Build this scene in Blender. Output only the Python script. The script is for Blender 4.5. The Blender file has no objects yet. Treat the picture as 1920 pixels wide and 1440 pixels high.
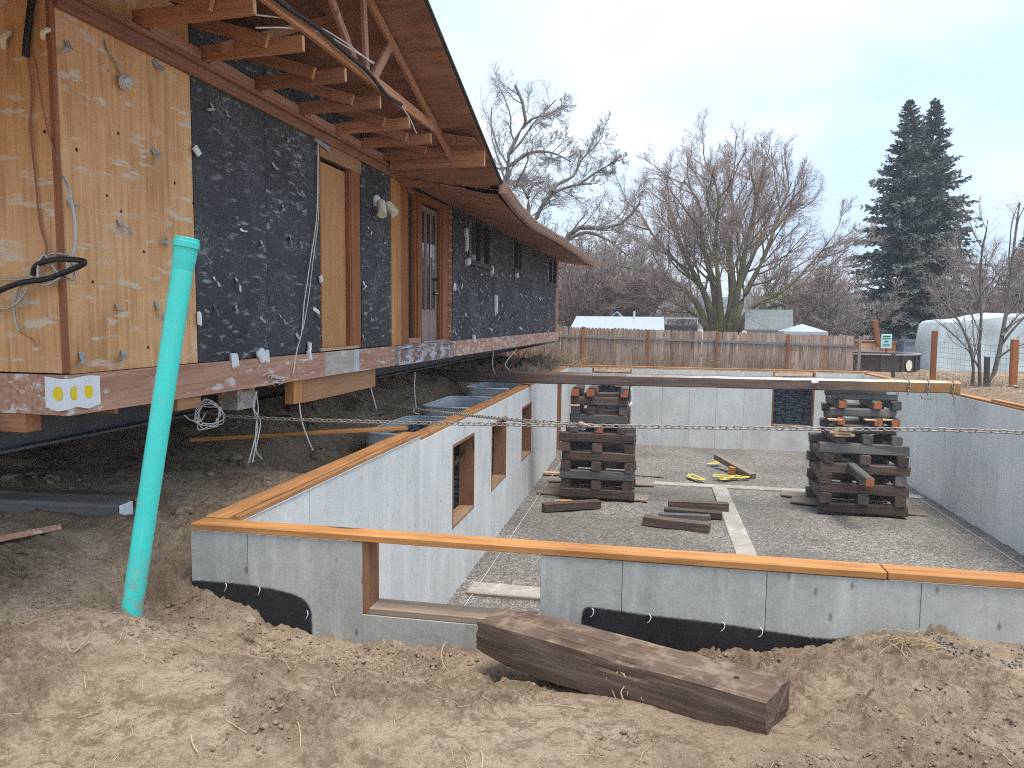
import bpy, math, random
import numpy as np
from mathutils import Vector, Matrix

R = math.radians
sc = bpy.context.scene
C = sc.collection

# ------------------------------------------------------------------ camera
EYE = np.array([0., 0., 1.6])
FPX, ROLL, PITCH, YAW = 1370., R(.7), R(4.725), R(10.856)     # focal length in photo pixels, tilt of the phone
F0 = np.array([-math.sin(YAW), math.cos(YAW), 0.]); R0 = np.array([math.cos(YAW), math.sin(YAW), 0.])
UP = np.array([0, 0, 1.])
FW = F0 * math.cos(PITCH) - UP * math.sin(PITCH)
U1 = UP * math.cos(PITCH) + F0 * math.sin(PITCH)
CR = R0 * math.cos(ROLL) + U1 * math.sin(ROLL)
CU = U1 * math.cos(ROLL) - R0 * math.sin(ROLL)
cam = bpy.data.cameras.new('camera'); cam_ob = bpy.data.objects.new('camera', cam); C.objects.link(cam_ob)
cam_ob.matrix_world = Matrix(((CR[0], CU[0], -FW[0], EYE[0]), (CR[1], CU[1], -FW[1], EYE[1]),
                              (CR[2], CU[2], -FW[2], EYE[2]), (0, 0, 0, 1)))
cam.sensor_width = 36; cam.lens = 36 * FPX / 1920; cam.clip_start = .05; cam.clip_end = 3000
sc.camera = cam_ob

# ------------------------------------------------------------------ sky, sun, exposure (bright overcast)
SUN_EL, SUN_AZ = 74., 132.            # azimuth measured from +Y towards +X
w = bpy.data.worlds.new('World'); sc.world = w; w.use_nodes = True
nt = w.node_tree; nt.nodes.clear()
wo = nt.nodes.new('ShaderNodeOutputWorld'); bg = nt.nodes.new('ShaderNodeBackground')
sky = nt.nodes.new('ShaderNodeTexSky'); sky.sky_type = 'NISHITA'; sky.sun_disc = False
sky.sun_elevation = R(SUN_EL); sky.sun_rotation = R(SUN_AZ); sky.air_density = 1.2; sky.dust_density = 1.5
tc = nt.nodes.new('ShaderNodeTexCoord'); mp = nt.nodes.new('ShaderNodeMapping')
mp.inputs['Scale'].default_value = (1.0, 1.0, 2.6)
mp.inputs['Location'].default_value = (.35, .1, .2)
no = nt.nodes.new('ShaderNodeTexNoise'); no.inputs['Scale'].default_value = 2.1; no.inputs['Detail'].default_value = 5
no.inputs['Roughness'].default_value = .5; no.inputs['Distortion'].default_value = .4
cr = nt.nodes.new('ShaderNodeValToRGB')
cr.color_ramp.elements[0].position = .38; cr.color_ramp.elements[0].color = (.30, .40, .545, 1)
cr.color_ramp.elements[1].position = .6; cr.color_ramp.elements[1].color = (.475, .54, .60, 1)
mx = nt.nodes.new('ShaderNodeMix'); mx.data_type = 'RGBA'; mx.inputs[0].default_value = .88
vm = nt.nodes.new('ShaderNodeVectorMath'); vm.operation = 'SCALE'; vm.inputs['Scale'].default_value = 8.
L = nt.links.new
L(tc.outputs['Generated'], mp.inputs['Vector']); L(mp.outputs[0], no.inputs['Vector']); L(no.outputs[0], cr.inputs[0])
L(sky.outputs[0], mx.inputs[6]); L(cr.outputs[0], vm.inputs[0]); L(vm.outputs[0], mx.inputs[7]); L(mx.outputs[2], bg.inputs['Color'])
bg.inputs['Strength'].default_value = .1; L(bg.outputs[0], wo.inputs['Surface'])
sd = bpy.data.lights.new('sun', 'SUN'); sd.energy = 1.5; sd.angle = R(24); sd.color = (1, .95, .88)
so = bpy.data.objects.new('sun', sd); C.objects.link(so)
sv = Vector((math.sin(R(SUN_AZ)) * math.cos(R(SUN_EL)), math.cos(R(SUN_AZ)) * math.cos(R(SUN_EL)), math.sin(R(SUN_EL))))
so.rotation_euler = sv.to_track_quat('Z', 'Y').to_euler(); so.location = (20, 20, 40)
sc.view_settings.view_transform = 'Standard'; sc.view_settings.look = 'None'
sc.view_settings.exposure = 1.66; sc.view_settings.gamma = 1; sc.view_settings.use_curve_mapping = False
sc.render.engine = 'CYCLES'
sc.cycles.max_bounces = 5; sc.cycles.diffuse_bounces = 3; sc.cycles.glossy_bounces = 3
sc.cycles.use_denoising = False; sc.cycles.filter_width = 1.1

# ------------------------------------------------------------------ helpers
rnd = random.Random(7); rng = np.random.default_rng(11)

def ray(x, y):
    x -= 960; y -= 720; c, s = math.cos(ROLL), math.sin(ROLL)
    return FW * FPX + R0 * (c * x + s * y) - U1 * (-s * x + c * y)
def at(x, y, X=None, Y=None, Z=None):
    """the world point on plane X=, Y= or Z= that a photograph pixel looks at (used to measure the place)"""
    d = ray(x, y)
    t = (X / d[0]) if X is not None else (Y / d[1]) if Y is not None else (Z - 1.6) / d[2]
    return EYE + d * t

# house frame: lifted house, turned a hair and tilted up towards its far end
HO = np.array([-3.55, 3.9, 1.0]); HY = np.array([.47, 19.8, .17]); HY /= np.linalg.norm(HY)
HX = np.cross(HY, UP); HX /= np.linalg.norm(HX); HZ = np.cross(HX, HY)
HM = Matrix(((HX[0], HY[0], HZ[0], HO[0]), (HX[1], HY[1], HZ[1], HO[1]), (HX[2], HY[2], HZ[2], HO[2]), (0, 0, 0, 1)))
def hp(x, y, o=0., s=None):
    d = ray(x, y); d = np.array([d @ HX, d @ HY, d @ HZ]); e = EYE - HO; e = np.array([e @ HX, e @ HY, e @ HZ])
    t = (o - e[0]) / d[0] if s is None else (s - e[1]) / d[1]
    return e + d * t

def fastmesh(name, V, quads=None, tris=None):
    me = bpy.data.meshes.new(name); V = np.asarray(V, np.float32)
    q = np.zeros((0, 4), np.int32) if quads is None else np.asarray(quads, np.int32).reshape(-1, 4)
    t = np.zeros((0, 3), np.int32) if tris is None else np.asarray(tris, np.int32).reshape(-1, 3)
    me.vertices.add(len(V)); me.vertices.foreach_set('co', V.ravel())
    nl = q.size + t.size; me.loops.add(nl); me.loops.foreach_set('vertex_index', np.concatenate([q.ravel(), t.ravel()]))
    me.polygons.add(len(q) + len(t))
    me.polygons.foreach_set('loop_start', np.concatenate([np.arange(len(q)) * 4, q.size + np.arange(len(t)) * 3]).astype(np.int32))
    me.update(calc_edges=True); me.validate()
    return me

def link(name, me, mat, parent=None, M=None, smooth=False):
    if mat is not None and not me.materials: me.materials.append(mat)
    if smooth and len(me.polygons): me.polygons.foreach_set('use_smooth', [True] * len(me.polygons))
    o = bpy.data.objects.new(name, me); C.objects.link(o)
    if parent is not None: o.parent = parent
    if M is not None: o.matrix_local = M
    return o
def tag(o, label, cat, group=None, kind=None):
    if label: o['label'] = label
    if cat: o['category'] = cat
    if group: o['group'] = group
    if kind: o['kind'] = kind
    return o
def thing(name, label, cat, loc=(0, 0, 0), group=None, M=None):
    o = bpy.data.objects.new(name, None); C.objects.link(o); o.empty_display_size = .2
    o.location = loc
    if M is not None: o.matrix_world = M
    return tag(o, label, cat, group)

class MB:
    def __init__(s): s.v = []; s.f = []
    def add(s, v, f):
        n = len(s.v); s.v += [tuple(p) for p in v]; s.f += [tuple(i + n for i in q) for q in f]; return s
    def box(s, x0, x1, y0, y1, z0, z1, b=0., M=None):
        """box between limits, edges chamfered by b"""
        if b <= 0:
            v = [(x, y, z) for x in (x0, x1) for y in (y0, y1) for z in (z0, z1)]
            f = [(0, 1, 3, 2), (4, 6, 7, 5), (0, 4, 5, 1), (2, 3, 7, 6), (0, 2, 6, 4), (1, 5, 7, 3)]
        else:
            b = min(b, (x1 - x0) * .45, (y1 - y0) * .45, (z1 - z0) * .45)
            lim = ((x0, x1), (y0, y1), (z0, z1)); v = []; ix = {}
            for i in (0, 1):
                for j in (0, 1):
                    for k in (0, 1):
                        for a in range(3):
                            c = [lim[0][i] + (b if i == 0 else -b), lim[1][j] + (b if j == 0 else -b), lim[2][k] + (b if k == 0 else -b)]
                            c[a] = lim[a][(i, j, k)[a]]; ix[i, j, k, a] = len(v); v.append(tuple(c))
            f = []
            for a in range(3):
                o1, o2 = (a + 1) % 3, (a + 2) % 3
                for sd_ in (0, 1):
                    q = []
                    for (p1, p2) in ((0, 0), (1, 0), (1, 1), (0, 1)):
                        t = [0, 0, 0]; t[a] = sd_; t[o1] = p1; t[o2] = p2; q.append(ix[t[0], t[1], t[2], a])
                    f.append(tuple(q if sd_ else q[::-1]))
                for p1 in (0, 1):
                    for p2 in (0, 1):
                        t0 = [0, 0, 0]; t0[o1] = p1; t0[o2] = p2; t1 = list(t0); t1[a] = 1
                        q = (ix[*t0, o1], ix[*t1, o1], ix[*t1, o2], ix[*t0, o2])
                        f.append(q if (p1 == p2) else q[::-1])
            for i in (0, 1):
                for j in (0, 1):
                    for k in (0, 1):
                        q = (ix[i, j, k, 0], ix[i, j, k, 1], ix[i, j, k, 2]); f.append(q if (i + j + k) % 2 else q[::-1])
        if M is not None: v = [tuple(M @ Vector(p)) for p in v]
        return s.add(v, f)
    def tube(s, pts, r, S=6, closed=False, caps=True):
        pts = [Vector(p) for p in pts]; n = len(pts); rr = r if isinstance(r, (list, tuple)) else [r] * n
        v = []; prev = None
        for i, p in enumerate(pts):
            a = pts[(i - 1) % n] if (closed or i) else p; b = pts[(i + 1) % n] if (closed or i < n - 1) else p
            d = (b - a).normalized() if (b - a).length > 1e-9 else Vector((0, 0, 1))
            if prev is None: u = d.orthogonal().normalized()
            else:
                u = prev - d * prev.dot(d); u = u.normalized() if u.length > 1e-6 else d.orthogonal().normalized()
            prev = u; wv = d.cross(u)
            v += [tuple(p + (u * math.cos(t) + wv * math.sin(t)) * rr[i]) for t in [2 * math.pi * k / S for k in range(S)]]
        f = []
        for i in range(n if closed else n - 1):
            j = (i + 1) % n
            f += [(i * S + k, i * S + (k + 1) % S, j * S + (k + 1) % S, j * S + k) for k in range(S)]
        if caps and not closed: f += [tuple(range(S))[::-1], tuple((n - 1) * S + k for k in range(S))]
        return s.add(v, f)
    def prism(s, poly, axis, a0, a1):
        """polygon in the two other axes, extruded along axis"""
        n = len(poly); v = []
        for a in (a0, a1):
            for (p, q) in poly:
                v.append({0: (a, p, q), 1: (p, a, q), 2: (p, q, a)}[axis])
        return s.add(v, [tuple(range(n))[::-1], tuple(range(n, 2 * n))] + [(i, (i + 1) % n, n + (i + 1) % n, n + i) for i in range(n)])
    def mesh(s, name):
        me = bpy.data.meshes.new(name); me.from_pydata(s.v, [], s.f); me.update(); return me
    def build(s, name, mat, parent=None, M=None, smooth=False):
        return link(name, s.mesh(name), mat, parent, M, smooth)
def boxo(name, lim, mat, parent=None, b=0., M=None): return MB().box(*lim, b=b).build(name, mat, parent, M)

def spline(pts, n=6):
    P_ = [np.array(p, float) for p in pts]; P_ = [2 * P_[0] - P_[1]] + P_ + [2 * P_[-1] - P_[-2]]; out = []
    for i in range(1, len(P_) - 2):
        a, b, c, d = P_[i - 1:i + 3]
        for k in range(n):
            t = k / n; out.append(.5 * (2 * b + (c - a) * t + (2 * a - 5 * b + 4 * c - d) * t * t + (3 * b - a - 3 * c + d) * t ** 3))
    return out + [P_[-2]]

def vnoise(x, y, seed=0):
    xi = np.floor(x).astype(np.int64); yi = np.floor(y).astype(np.int64); fx = x - xi; fy = y - yi
    def h(a, b):
        n = (a * 374761393 + b * 668265263 + seed * 1442695041) & 0x7fffffff
        n = ((n ^ (n >> 13)) * 1274126177) & 0x7fffffff
        return ((n ^ (n >> 16)) & 0xffff) / 65535.
    u = fx * fx * (3 - 2 * fx); v = fy * fy * (3 - 2 * fy)
    return (h(xi, yi) * (1 - u) + h(xi + 1, yi) * u) * (1 - v) + (h(xi, yi + 1) * (1 - u) + h(xi + 1, yi + 1) * u) * v
def fbm(x, y, sc_, oct_=4, gain=.5, seed=0):
    s = 0; a = 1; t = 0
    for k in range(oct_): s = s + a * (vnoise(x * sc_ + 17.3 * k, y * sc_ + 9.1 * k, seed + k) - .5); t += a; a *= gain; sc_ *= 2.03
    return s / t * 2
def sst(x, a, b): t = np.clip((x - a) / (b - a), 0, 1); return t * t * (3 - 2 * t)

# ------------------------------------------------------------------ materials
class G:
    def __init__(s, name, rough=.8, spec=.3):
        s.m = bpy.data.materials.new(name); s.m.use_nodes = True; s.nt = s.m.node_tree
        s.b = s.nt.nodes['Principled BSDF']; s.b.inputs['Roughness'].default_value = rough
        s.b.inputs['Specular IOR Level'].default_value = spec; s._c = None
    def lk(s, a, b): s.nt.links.new(a, b)
    def setin(s, i, v):
        if isinstance(v, bpy.types.NodeSocket): s.lk(v, i)
        elif v is not None:
            if isinstance(v, (tuple, list)) and len(v) == 3 and i.type == 'RGBA': v = (*v, 1)
            i.default_value = v
    def obj(s):
        """object coordinates, shifted at random for every object"""
        if s._c is None:
            t = s.nt.nodes.new('ShaderNodeTexCoord'); oi = s.nt.nodes.new('ShaderNodeObjectInfo'); s.oi = oi
            mu = s.nt.nodes.new('ShaderNodeMath'); mu.operation = 'MULTIPLY'; mu.inputs[1].default_value = 37.
            ad = s.nt.nodes.new('ShaderNodeVectorMath'); ad.operation = 'ADD'
            s.lk(oi.outputs['Random'], mu.inputs[0]); s.lk(t.outputs['Object'], ad.inputs[0]); s.lk(mu.outputs[0], ad.inputs[1])
            s._c = ad.outputs[0]; s.raw = t.outputs['Object']
        return s._c
    def rand(s): s.obj(); return s.oi.outputs['Random']
    def map(s, scale, vec=None, loc=(0, 0, 0)):
        m = s.nt.nodes.new('ShaderNodeMapping'); s.lk(vec or s.obj(), m.inputs[0]); m.inputs['Scale'].default_value = scale; m.inputs['Location'].default_value = loc
        return m.outputs[0]
    def noise(s, vec=None, scale=1., det=4., rough=.55, dist=0.):
        n = s.nt.nodes.new('ShaderNodeTexNoise'); s.lk(vec or s.obj(), n.inputs['Vector']); n.inputs['Scale'].default_value = scale
        n.inputs['Detail'].default_value = det; n.inputs['Roughness'].default_value = rough; n.inputs['Distortion'].default_value = dist
        return n.outputs[0]
    def voro(s, vec=None, scale=1., feat='F1', rand=1.):
        n = s.nt.nodes.new('ShaderNodeTexVoronoi'); n.feature = feat; s.lk(vec or s.obj(), n.inputs['Vector']); n.inputs['Scale'].default_value = scale
        n.inputs['Randomness'].default_value = rand
        return n.outputs['Distance'], (n.outputs['Color'] if feat != 'DISTANCE_TO_EDGE' else None)
    def ramp(s, fac, stops):
        r = s.nt.nodes.new('ShaderNodeValToRGB'); s.lk(fac, r.inputs[0]); e = r.color_ramp.elements
        while len(e) < len(stops): e.new(.5)
        for i, (p, c) in enumerate(stops):
            e[i].position = p; c = (c, c, c) if isinstance(c, (int, float)) else c; e[i].color = (*c[:3], 1)
        return r.outputs[0]
    def mix(s, fac, a, b, mode='MIX'):
        m = s.nt.nodes.new('ShaderNodeMix'); m.data_type = 'RGBA'; m.blend_type = mode
        s.setin(m.inputs[0], fac); s.setin(m.inputs[6], a); s.setin(m.inputs[7], b); return m.outputs[2]
    def math(s, op, a, b=None):
        m = s.nt.nodes.new('ShaderNodeMath'); m.operation = op; s.setin(m.inputs[0], a)
        if b is not None: s.setin(m.inputs[1], b)
        return m.outputs[0]
    def sep(s, vec, k):
        m = s.nt.nodes.new('ShaderNodeSeparateXYZ'); s.lk(vec, m.inputs[0]); return m.outputs[k]
    def bump(s, h, strength=.3, dist=.01):
        n = s.nt.nodes.new('ShaderNodeBump'); n.inputs['Strength'].default_value = strength; n.inputs['Distance'].default_value = dist
        s.lk(h, n.inputs['Height']); s.lk(n.outputs[0], s.b.inputs['Normal'])
    def col(s, c): s.setin(s.b.inputs['Base Color'], c); return s.m
def hsvvar(g, c, v=.25):
    """vary brightness per object"""
    return g.mix(1., c, g.ramp(g.rand(), [(0, 1 - v), (1, 1 + v * .6)]), 'MULTIPLY')

def wood(name, dark, light, axis=1, v=.2, knots=True, rough=.75, fine=38., wear=None, wear_t=.62, spec=.25):
    g = G(name, rough, spec); sc_ = [fine] * 3; sc_[axis] = 1.6
    sk = [5.] * 3; sk[axis] = 1.1
    gr = g.noise(g.map(tuple(sc_)), 1., 5, .6, .4); big = g.noise(None, 2.2, 3)
    c = g.ramp(g.mix(.3, gr, big), [(.3, dark), (.7, light)])
    if knots:
        d, _ = g.voro(g.map(tuple(sk)), .55); k = g.ramp(d, [(.03, 1.), (.09, 0.)])
        c = g.mix(k, c, tuple(x * .35 for x in dark))
    if wear is not None:
        sw = [14.] * 3; sw[axis] = 3.
        wv = g.ramp(g.noise(g.map(tuple(sw)), .7, 6, .62), [(wear_t, 0.), (wear_t + .06, 1.)]); c = g.mix(wv, c, wear)
    c = hsvvar(g, c, v) if v else c
    g.bump(gr, .25, .004)
    return g.col(c)
def plain(name, c, rough=.6, var=.12, scale=9., metal=0., bump=0., spec=.3):
    g = G(name, rough, spec); n = g.noise(None, scale, 5, .6)
    g.b.inputs['Metallic'].default_value = metal
    if bump: g.bump(n, bump, .01)
    return g.col(g.ramp(n, [(.25, tuple(x * (1 - var) for x in c)), (.75, tuple(min(1, x * (1 + var)) for x in c))]))

def concrete(name, lo, hi, streak=.5, seam_stain=True, axis=1):
    g = G(name, .82, .25); c0 = g.noise(g.map((3.2, 3.2, .5)), 1.2, 6, .6); c1 = g.noise(None, 1.3, 5, .6); c2 = g.noise(None, 70., 3)
    c3 = g.noise(None, 24., 7, .75); f = g.mix(.32, g.mix(streak, c1, c0), c3); f = g.mix(.16, f, c2)
    c = g.ramp(f, [(.34, lo), (.64, hi)])
    d, vc = g.voro(g.map((12., 12., 5.)), 1.); msk = g.ramp(g.noise(None, 5.1, 3), [(.42, .1), (.56, 1.)])
    pit = g.math('MULTIPLY', g.ramp(d, [(.08, 1.), (.17, 0.)]), msk)
    c = g.mix(g.math('MULTIPLY', pit, .6), c, tuple(x * .25 for x in lo))
    ef = g.ramp(g.noise(g.map((7., 7., .5), loc=(3, 7, 1)), 1., 6, .65), [(.52, 0.), (.72, .65)])
    ef = g.math('MULTIPLY', ef, g.ramp(g.noise(None, 9., 5, .7), [(.35, .2), (.6, 1.)])); c = g.mix(ef, c, (.66, .68, .68))
    sp = g.noise(g.map((3., 3., 3.), loc=(5, 1, 9)), 26., 2); c = g.mix(g.ramp(sp, [(.68, 0.), (.74, .25)]), c, (.7, .72, .72))
    g.bump(g.mix(.4, c2, pit), .25, .006)
    return g.col(hsvvar(g, c, .035))

M = {}
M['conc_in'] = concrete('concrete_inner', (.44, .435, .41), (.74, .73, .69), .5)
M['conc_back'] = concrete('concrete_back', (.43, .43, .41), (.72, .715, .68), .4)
M['conc_right_lit'] = concrete('concrete_right_lit', (.57, .565, .54), (.84, .83, .79), .4)  # same pour as the other walls, colour lightened to stand in for light
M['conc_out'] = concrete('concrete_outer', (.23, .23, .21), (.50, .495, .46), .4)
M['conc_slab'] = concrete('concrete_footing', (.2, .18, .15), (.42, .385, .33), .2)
def tar_mat():
    g = G('damp_proofing', .4, .45); n = g.noise(None, 60., 5, .7); a = g.nt.nodes.new('ShaderNodeAttribute'); a.attribute_name = 'cover'
    cv = g.ramp(g.math('ADD', a.outputs['Fac'], g.math('MULTIPLY', g.math('SUBTRACT', n, .5), .7)), [(.25, 0.), (.7, 1.)]); g.lk(cv, g.b.inputs['Alpha'])     # sprayed on, thins out at the edge
    g.bump(n, .2, .004); return g.col(g.ramp(g.noise(None, 9., 5), [(.3, (.010, .011, .014)), (.75, (.026, .028, .032))]))
M['tar'] = tar_mat()
M['plate'] = wood('treated_plate_y', (.24, .10, .035), (.56, .27, .105), 1, .15, fine=26.)
M['plate_x'] = wood('treated_plate_x', (.27, .105, .032), (.62, .30, .105), 0, .15, fine=26.)
M['plate_z'] = wood('treated_buck_z', (.17, .075, .035), (.34, .16, .08), 2, .12)
M['buck_y'] = wood('treated_buck_y', (.2, .11, .06), (.38, .24, .14), 1, .1)
M['grime'] = wood('muddy_sill', (.2, .14, .09), (.38, .3, .22), 0, .1)
M['stain_x'] = wood('stained_lumber_x', (.26, .112, .056), (.57, .28, .145), 0, .3)
M['stain_y'] = wood('stained_lumber_y', (.21, .09, .05), (.45, .215, .125), 1, .2)
M['stain_z'] = wood('stained_lumber_z', (.19, .075, .035), (.38, .15, .07), 2, .22)
M['bare_y'] = wood('faded_lumber_y', (.33, .16, .1), (.52, .29, .19), 1, .1, wear=(.32, .12, .06))
M['endgrain'] = plain('fresh_cut_end', (.62, .37, .17), .8, .2, 30.)
M['fir_z'] = wood('fir_stud_z', (.36, .15, .05), (.66, .33, .12), 2, .12)
M['trimwood'] = wood('varnished_trim_z', (.2, .07, .026), (.37, .145, .055), 2, .12)
M['doorwood'] = wood('weathered_door_z', (.2, .14, .12), (.36, .27, .24), 2, .05, knots=False)
M['birch'] = wood('plywood_infill_z', (.40, .19, .07), (.56, .30, .125), 2, .05, knots=False, fine=22.)
M['cut_ply'] = wood('header_lumber_y', (.3, .15, .07), (.50, .27, .14), 1, .1)
M['sheath'] = wood('roof_sheathing_x', (.15, .065, .036), (.46, .225, .13), 0, .15, fine=9.)
M['crib'] = wood('crib_timber_x', (.045, .031, .025), (.17, .118, .092), 0, .35, fine=26., wear=(.15, .1, .08), wear_t=.66)
M['crib_grey'] = wood('crib_timber_grey_x', (.06, .058, .055), (.17, .158, .145), 0, .3, fine=26., wear=(.2, .17, .15), wear_t=.68)
M['crib_end'] = plain('crib_orange_end', (.42, .13, .055), .8, .35, 22.)
M['plank'] = wood('mud_plank_x', (.16, .12, .09), (.30, .235, .18), 0, .25)
M['newwood'] = wood('pale_shim_x', (.42, .25, .14), (.62, .42, .26), 0, .2)
M['redwood'] = wood('cedar_post_z', (.22, .075, .03), (.38, .15, .065), 2, .15)
M['galv'] = plain('galvanised_steel', (.52, .55, .57), .45, .18, 6., metal=.15)
M['chain'] = plain('worn_chain_steel', (.30, .265, .23), .55, .35, 30., metal=.3)
M['white'] = plain('white_scrap', (.70, .71, .73), .7, .12)
M['cream'] = plain('cream_plastic', (.70, .64, .50), .4, .05)
M['grey_tab'] = plain('torn_foil_tab', (.33, .34, .36), .5, .35, 14.)
M['wirew'] = plain('white_cable', (.62, .6, .56), .5, .1)
M['black'] = plain('black_rubber', (.018, .018, .02), .5, .3)
M['flex'] = plain('flex_conduit', (.40, .41, .42), .4, .15, 60., metal=.5)
M['copper'] = plain('copper_wire', (.3, .13, .07), .5, .2)
M['dark'] = plain('dark_interior', (.03, .027, .025), .9, .3)
M['steel'] = plain('grey_steel_beam', (.10, .105, .11), .5, .25, 3., metal=.3)
M['glass'] = plain('dark_window_glass', (.02, .025, .03), .04, .1, spec=.8)
M['winframe'] = plain('dark_bronze_frame', (.06, .055, .055), .5, .15)
def teal_mat():
    g = G('teal_pvc', .35, .45); g.obj(); z = g.sep(g.raw, 2); n = g.noise(None, 22., 6, .7); c = g.ramp(g.noise(None, 3., 3), [(.3, (.04, .60, .54)), (.7, (.055, .68, .61))])
    sc_ = g.ramp(g.noise(g.map((30., 30., 2.5)), 1., 5, .65), [(.62, 0.), (.72, .35)]); c = g.mix(sc_, c, (.28, .66, .6))
    mud = g.math('MULTIPLY', g.ramp(n, [(.45, 0.), (.62, 1.)]), g.ramp(z, [(.16, .9), (.55, .12)])); c = g.mix(mud, c, (.33, .26, .18)); return g.col(c)
M['teal'] = teal_mat()
M['yellow'] = plain('yellow_tape', (.62, .50, .06), .5, .3)
M['dot'] = plain('yellow_dot', (.80, .62, .02), .6, .03)
M['paper'] = plain('white_paper', (.74, .76, .80), .6, .04)
M['root'] = plain('dry_root', (.42, .31, .18), .9, .3, 30.)
M['tarp'] = plain('pale_blue_tarp', (.46, .53, .55), .6, .1, 2.5, bump=.2)
M['gutter'] = plain('faded_gutter', (.34, .20, .145), .5, .15, 5.)
M['shingle'] = plain('dark_shingle', (.06, .055, .055), .9, .5, 25., bump=.4)
M['insul'] = plain('grey_insulation', (.3, .31, .33), .95, .4, 40., bump=.6)

def ply_mat():
    g = G('plywood_sheathing', .75, .25); gr = g.noise(g.map((34., 34., 1.4)), 1., 6, .62, .5); big = g.noise(None, 1.6, 3)
    c = g.ramp(g.mix(.4, gr, big), [(.3, (.38, .185, .075)), (.5, (.62, .355, .165)), (.7, (.74, .48, .26))])
    st = g.ramp(g.noise(g.map((16., 16., 3.)), .5, 3), [(.62, 0.), (.75, .5)]); c = g.mix(st, c, (.32, .14, .05))
    msk = g.ramp(g.noise(g.map((1.2, 1.2, 4.5), loc=(4, 2, 0)), 1., 3), [(.42, 0.), (.56, 1.)])
    p = g.noise(g.map((4.2, 4.2, 17.)), 1., 5, .55)
    p = g.math('MULTIPLY', g.ramp(p, [(.55, 0.), (.6, 1.)]), msk); c = g.mix(g.math('MULTIPLY', p, .85), c, (.60, .54, .45))
    d, _ = g.voro(g.map((5., 5., 5.)), 1.); c = g.mix(g.ramp(d, [(.05, 1.), (.075, 0.)]), c, (.06, .025, .012))
    g.bump(g.mix(.5, gr, p), .3, .004); return g.col(hsvvar(g, c, .06))
M['ply'] = ply_mat()
def felt_mat():
    g = G('black_fibreboard', .7, .3); n = g.noise(None, 40., 4); big = g.noise(None, 1.7, 4)
    c = g.ramp(g.mix(.5, n, big), [(.3, (.024, .025, .028)), (.7, (.066, .068, .073))])
    a = g.noise(g.map((5.5, 5.5, 20.)), 1., 6, .62, .3); m1 = g.ramp(g.noise(None, 1.3, 3), [(.4, .25), (.62, 1.)])
    p1 = g.math('MULTIPLY', g.ramp(a, [(.56, 0.), (.68, .9)]), m1)
    ch = g.math('MULTIPLY', g.ramp(g.noise(None, 45., 6, .7), [(.5, 0.), (.62, 1.)]), g.ramp(g.noise(g.map((1., 1., 1.), loc=(9, 3, 5)), 1.5, 3), [(.47, 0.), (.66, .6)]))
    d, _ = g.voro(g.map((16., 16., 11.)), 1.); sp = g.math('MULTIPLY', g.ramp(d, [(.06, .8), (.11, 0.)]), g.ramp(g.noise(None, 4.3, 2), [(.5, 0.), (.58, 1.)]))
    p = g.math('MAXIMUM', g.math('MAXIMUM', p1, ch), sp)
    c = g.mix(g.math('MULTIPLY', p, .7), c, (.52, .53, .54)); g.bump(g.mix(.5, n, p), .3, .005); return g.col(c)
M['felt'] = felt_mat()
def rim_mat(name, a, b, paint, t=.57, paint2=None):
    g = G(name, .8, .2); gr = g.noise(g.map((30., 1.5, 30.)), 1., 5, .6); c = g.ramp(gr, [(.3, a), (.7, b)])
    p = g.ramp(g.noise(g.map((9., 4., 11.)), 1., 6, .66), [(t, 0.), (t + .05, 1.)])
    if paint2: paint = g.mix(g.ramp(g.noise(None, 3., 2), [(.45, 0.), (.55, 1.)]), paint, paint2)
    c = g.mix(g.math('MULTIPLY', p, .8), c, paint); g.bump(p, .4, .004); return g.col(c)
M['rim'] = rim_mat('rim_board_red', (.31, .155, .10), (.54, .32, .225), (.64, .60, .56), .57)
M['rim_pale'] = rim_mat('rim_board_pale', (.36, .30, .26), (.5, .44, .4), (.6, .57, .55), .55)
M['rim_peel'] = rim_mat('rim_board_peeling', (.17, .10, .085), (.3, .2, .17), (.55, .58, .66), .47, (.48, .5, .47))
M['rim_far'] = rim_mat('rim_board_faded', (.40, .21, .145), (.56, .33, .25), (.68, .58, .52), .52)

def dirt_mat():
    g = G('sandy_dirt', .95, .1); a = g.noise(None, .8, 5, .6); b = g.noise(None, 5., 8, .7, .6); c_ = g.noise(None, 42., 6, .72); d = g.noise(None, 260., 4, .7)
    f = g.mix(.55, a, b); f = g.mix(.25, f, c_)
    c = g.ramp(f, [(.33, (.245, .17, .113)), (.43, (.365, .27, .185)), (.5, (.465, .355, .25)), (.62, (.56, .45, .33))])
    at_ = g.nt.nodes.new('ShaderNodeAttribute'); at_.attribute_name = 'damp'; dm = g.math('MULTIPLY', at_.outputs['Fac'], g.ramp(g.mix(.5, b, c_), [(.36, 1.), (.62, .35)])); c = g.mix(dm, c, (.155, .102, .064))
    md = g.noise(None, 13., 8, .74, .35); pm = g.ramp(g.noise(None, 1.9, 4, .6), [(.38, .25), (.58, 1.)]); cb = g.math('MULTIPLY', g.ramp(md, [(.44, .65), (.51, 0.)]), pm); c = g.mix(cb, c, (.185, .122, .078))
    c = g.mix(g.ramp(g.noise(None, 55., 5, .75), [(.38, .5), (.48, 0.)]), c, (.17, .118, .075)); c = g.mix(g.ramp(d, [(.38, .45), (.52, 0.)]), c, (.19, .135, .088)); c = g.mix(g.ramp(d, [(.6, 0.), (.75, .45)]), c, (.62, .52, .40))
    g.bump(g.mix(.35, g.mix(.45, g.mix(.5, b, md), c_), d), 1., .035); return g.col(c)
M['dirt'] = dirt_mat()
M['clod'] = dirt_mat()
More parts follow.
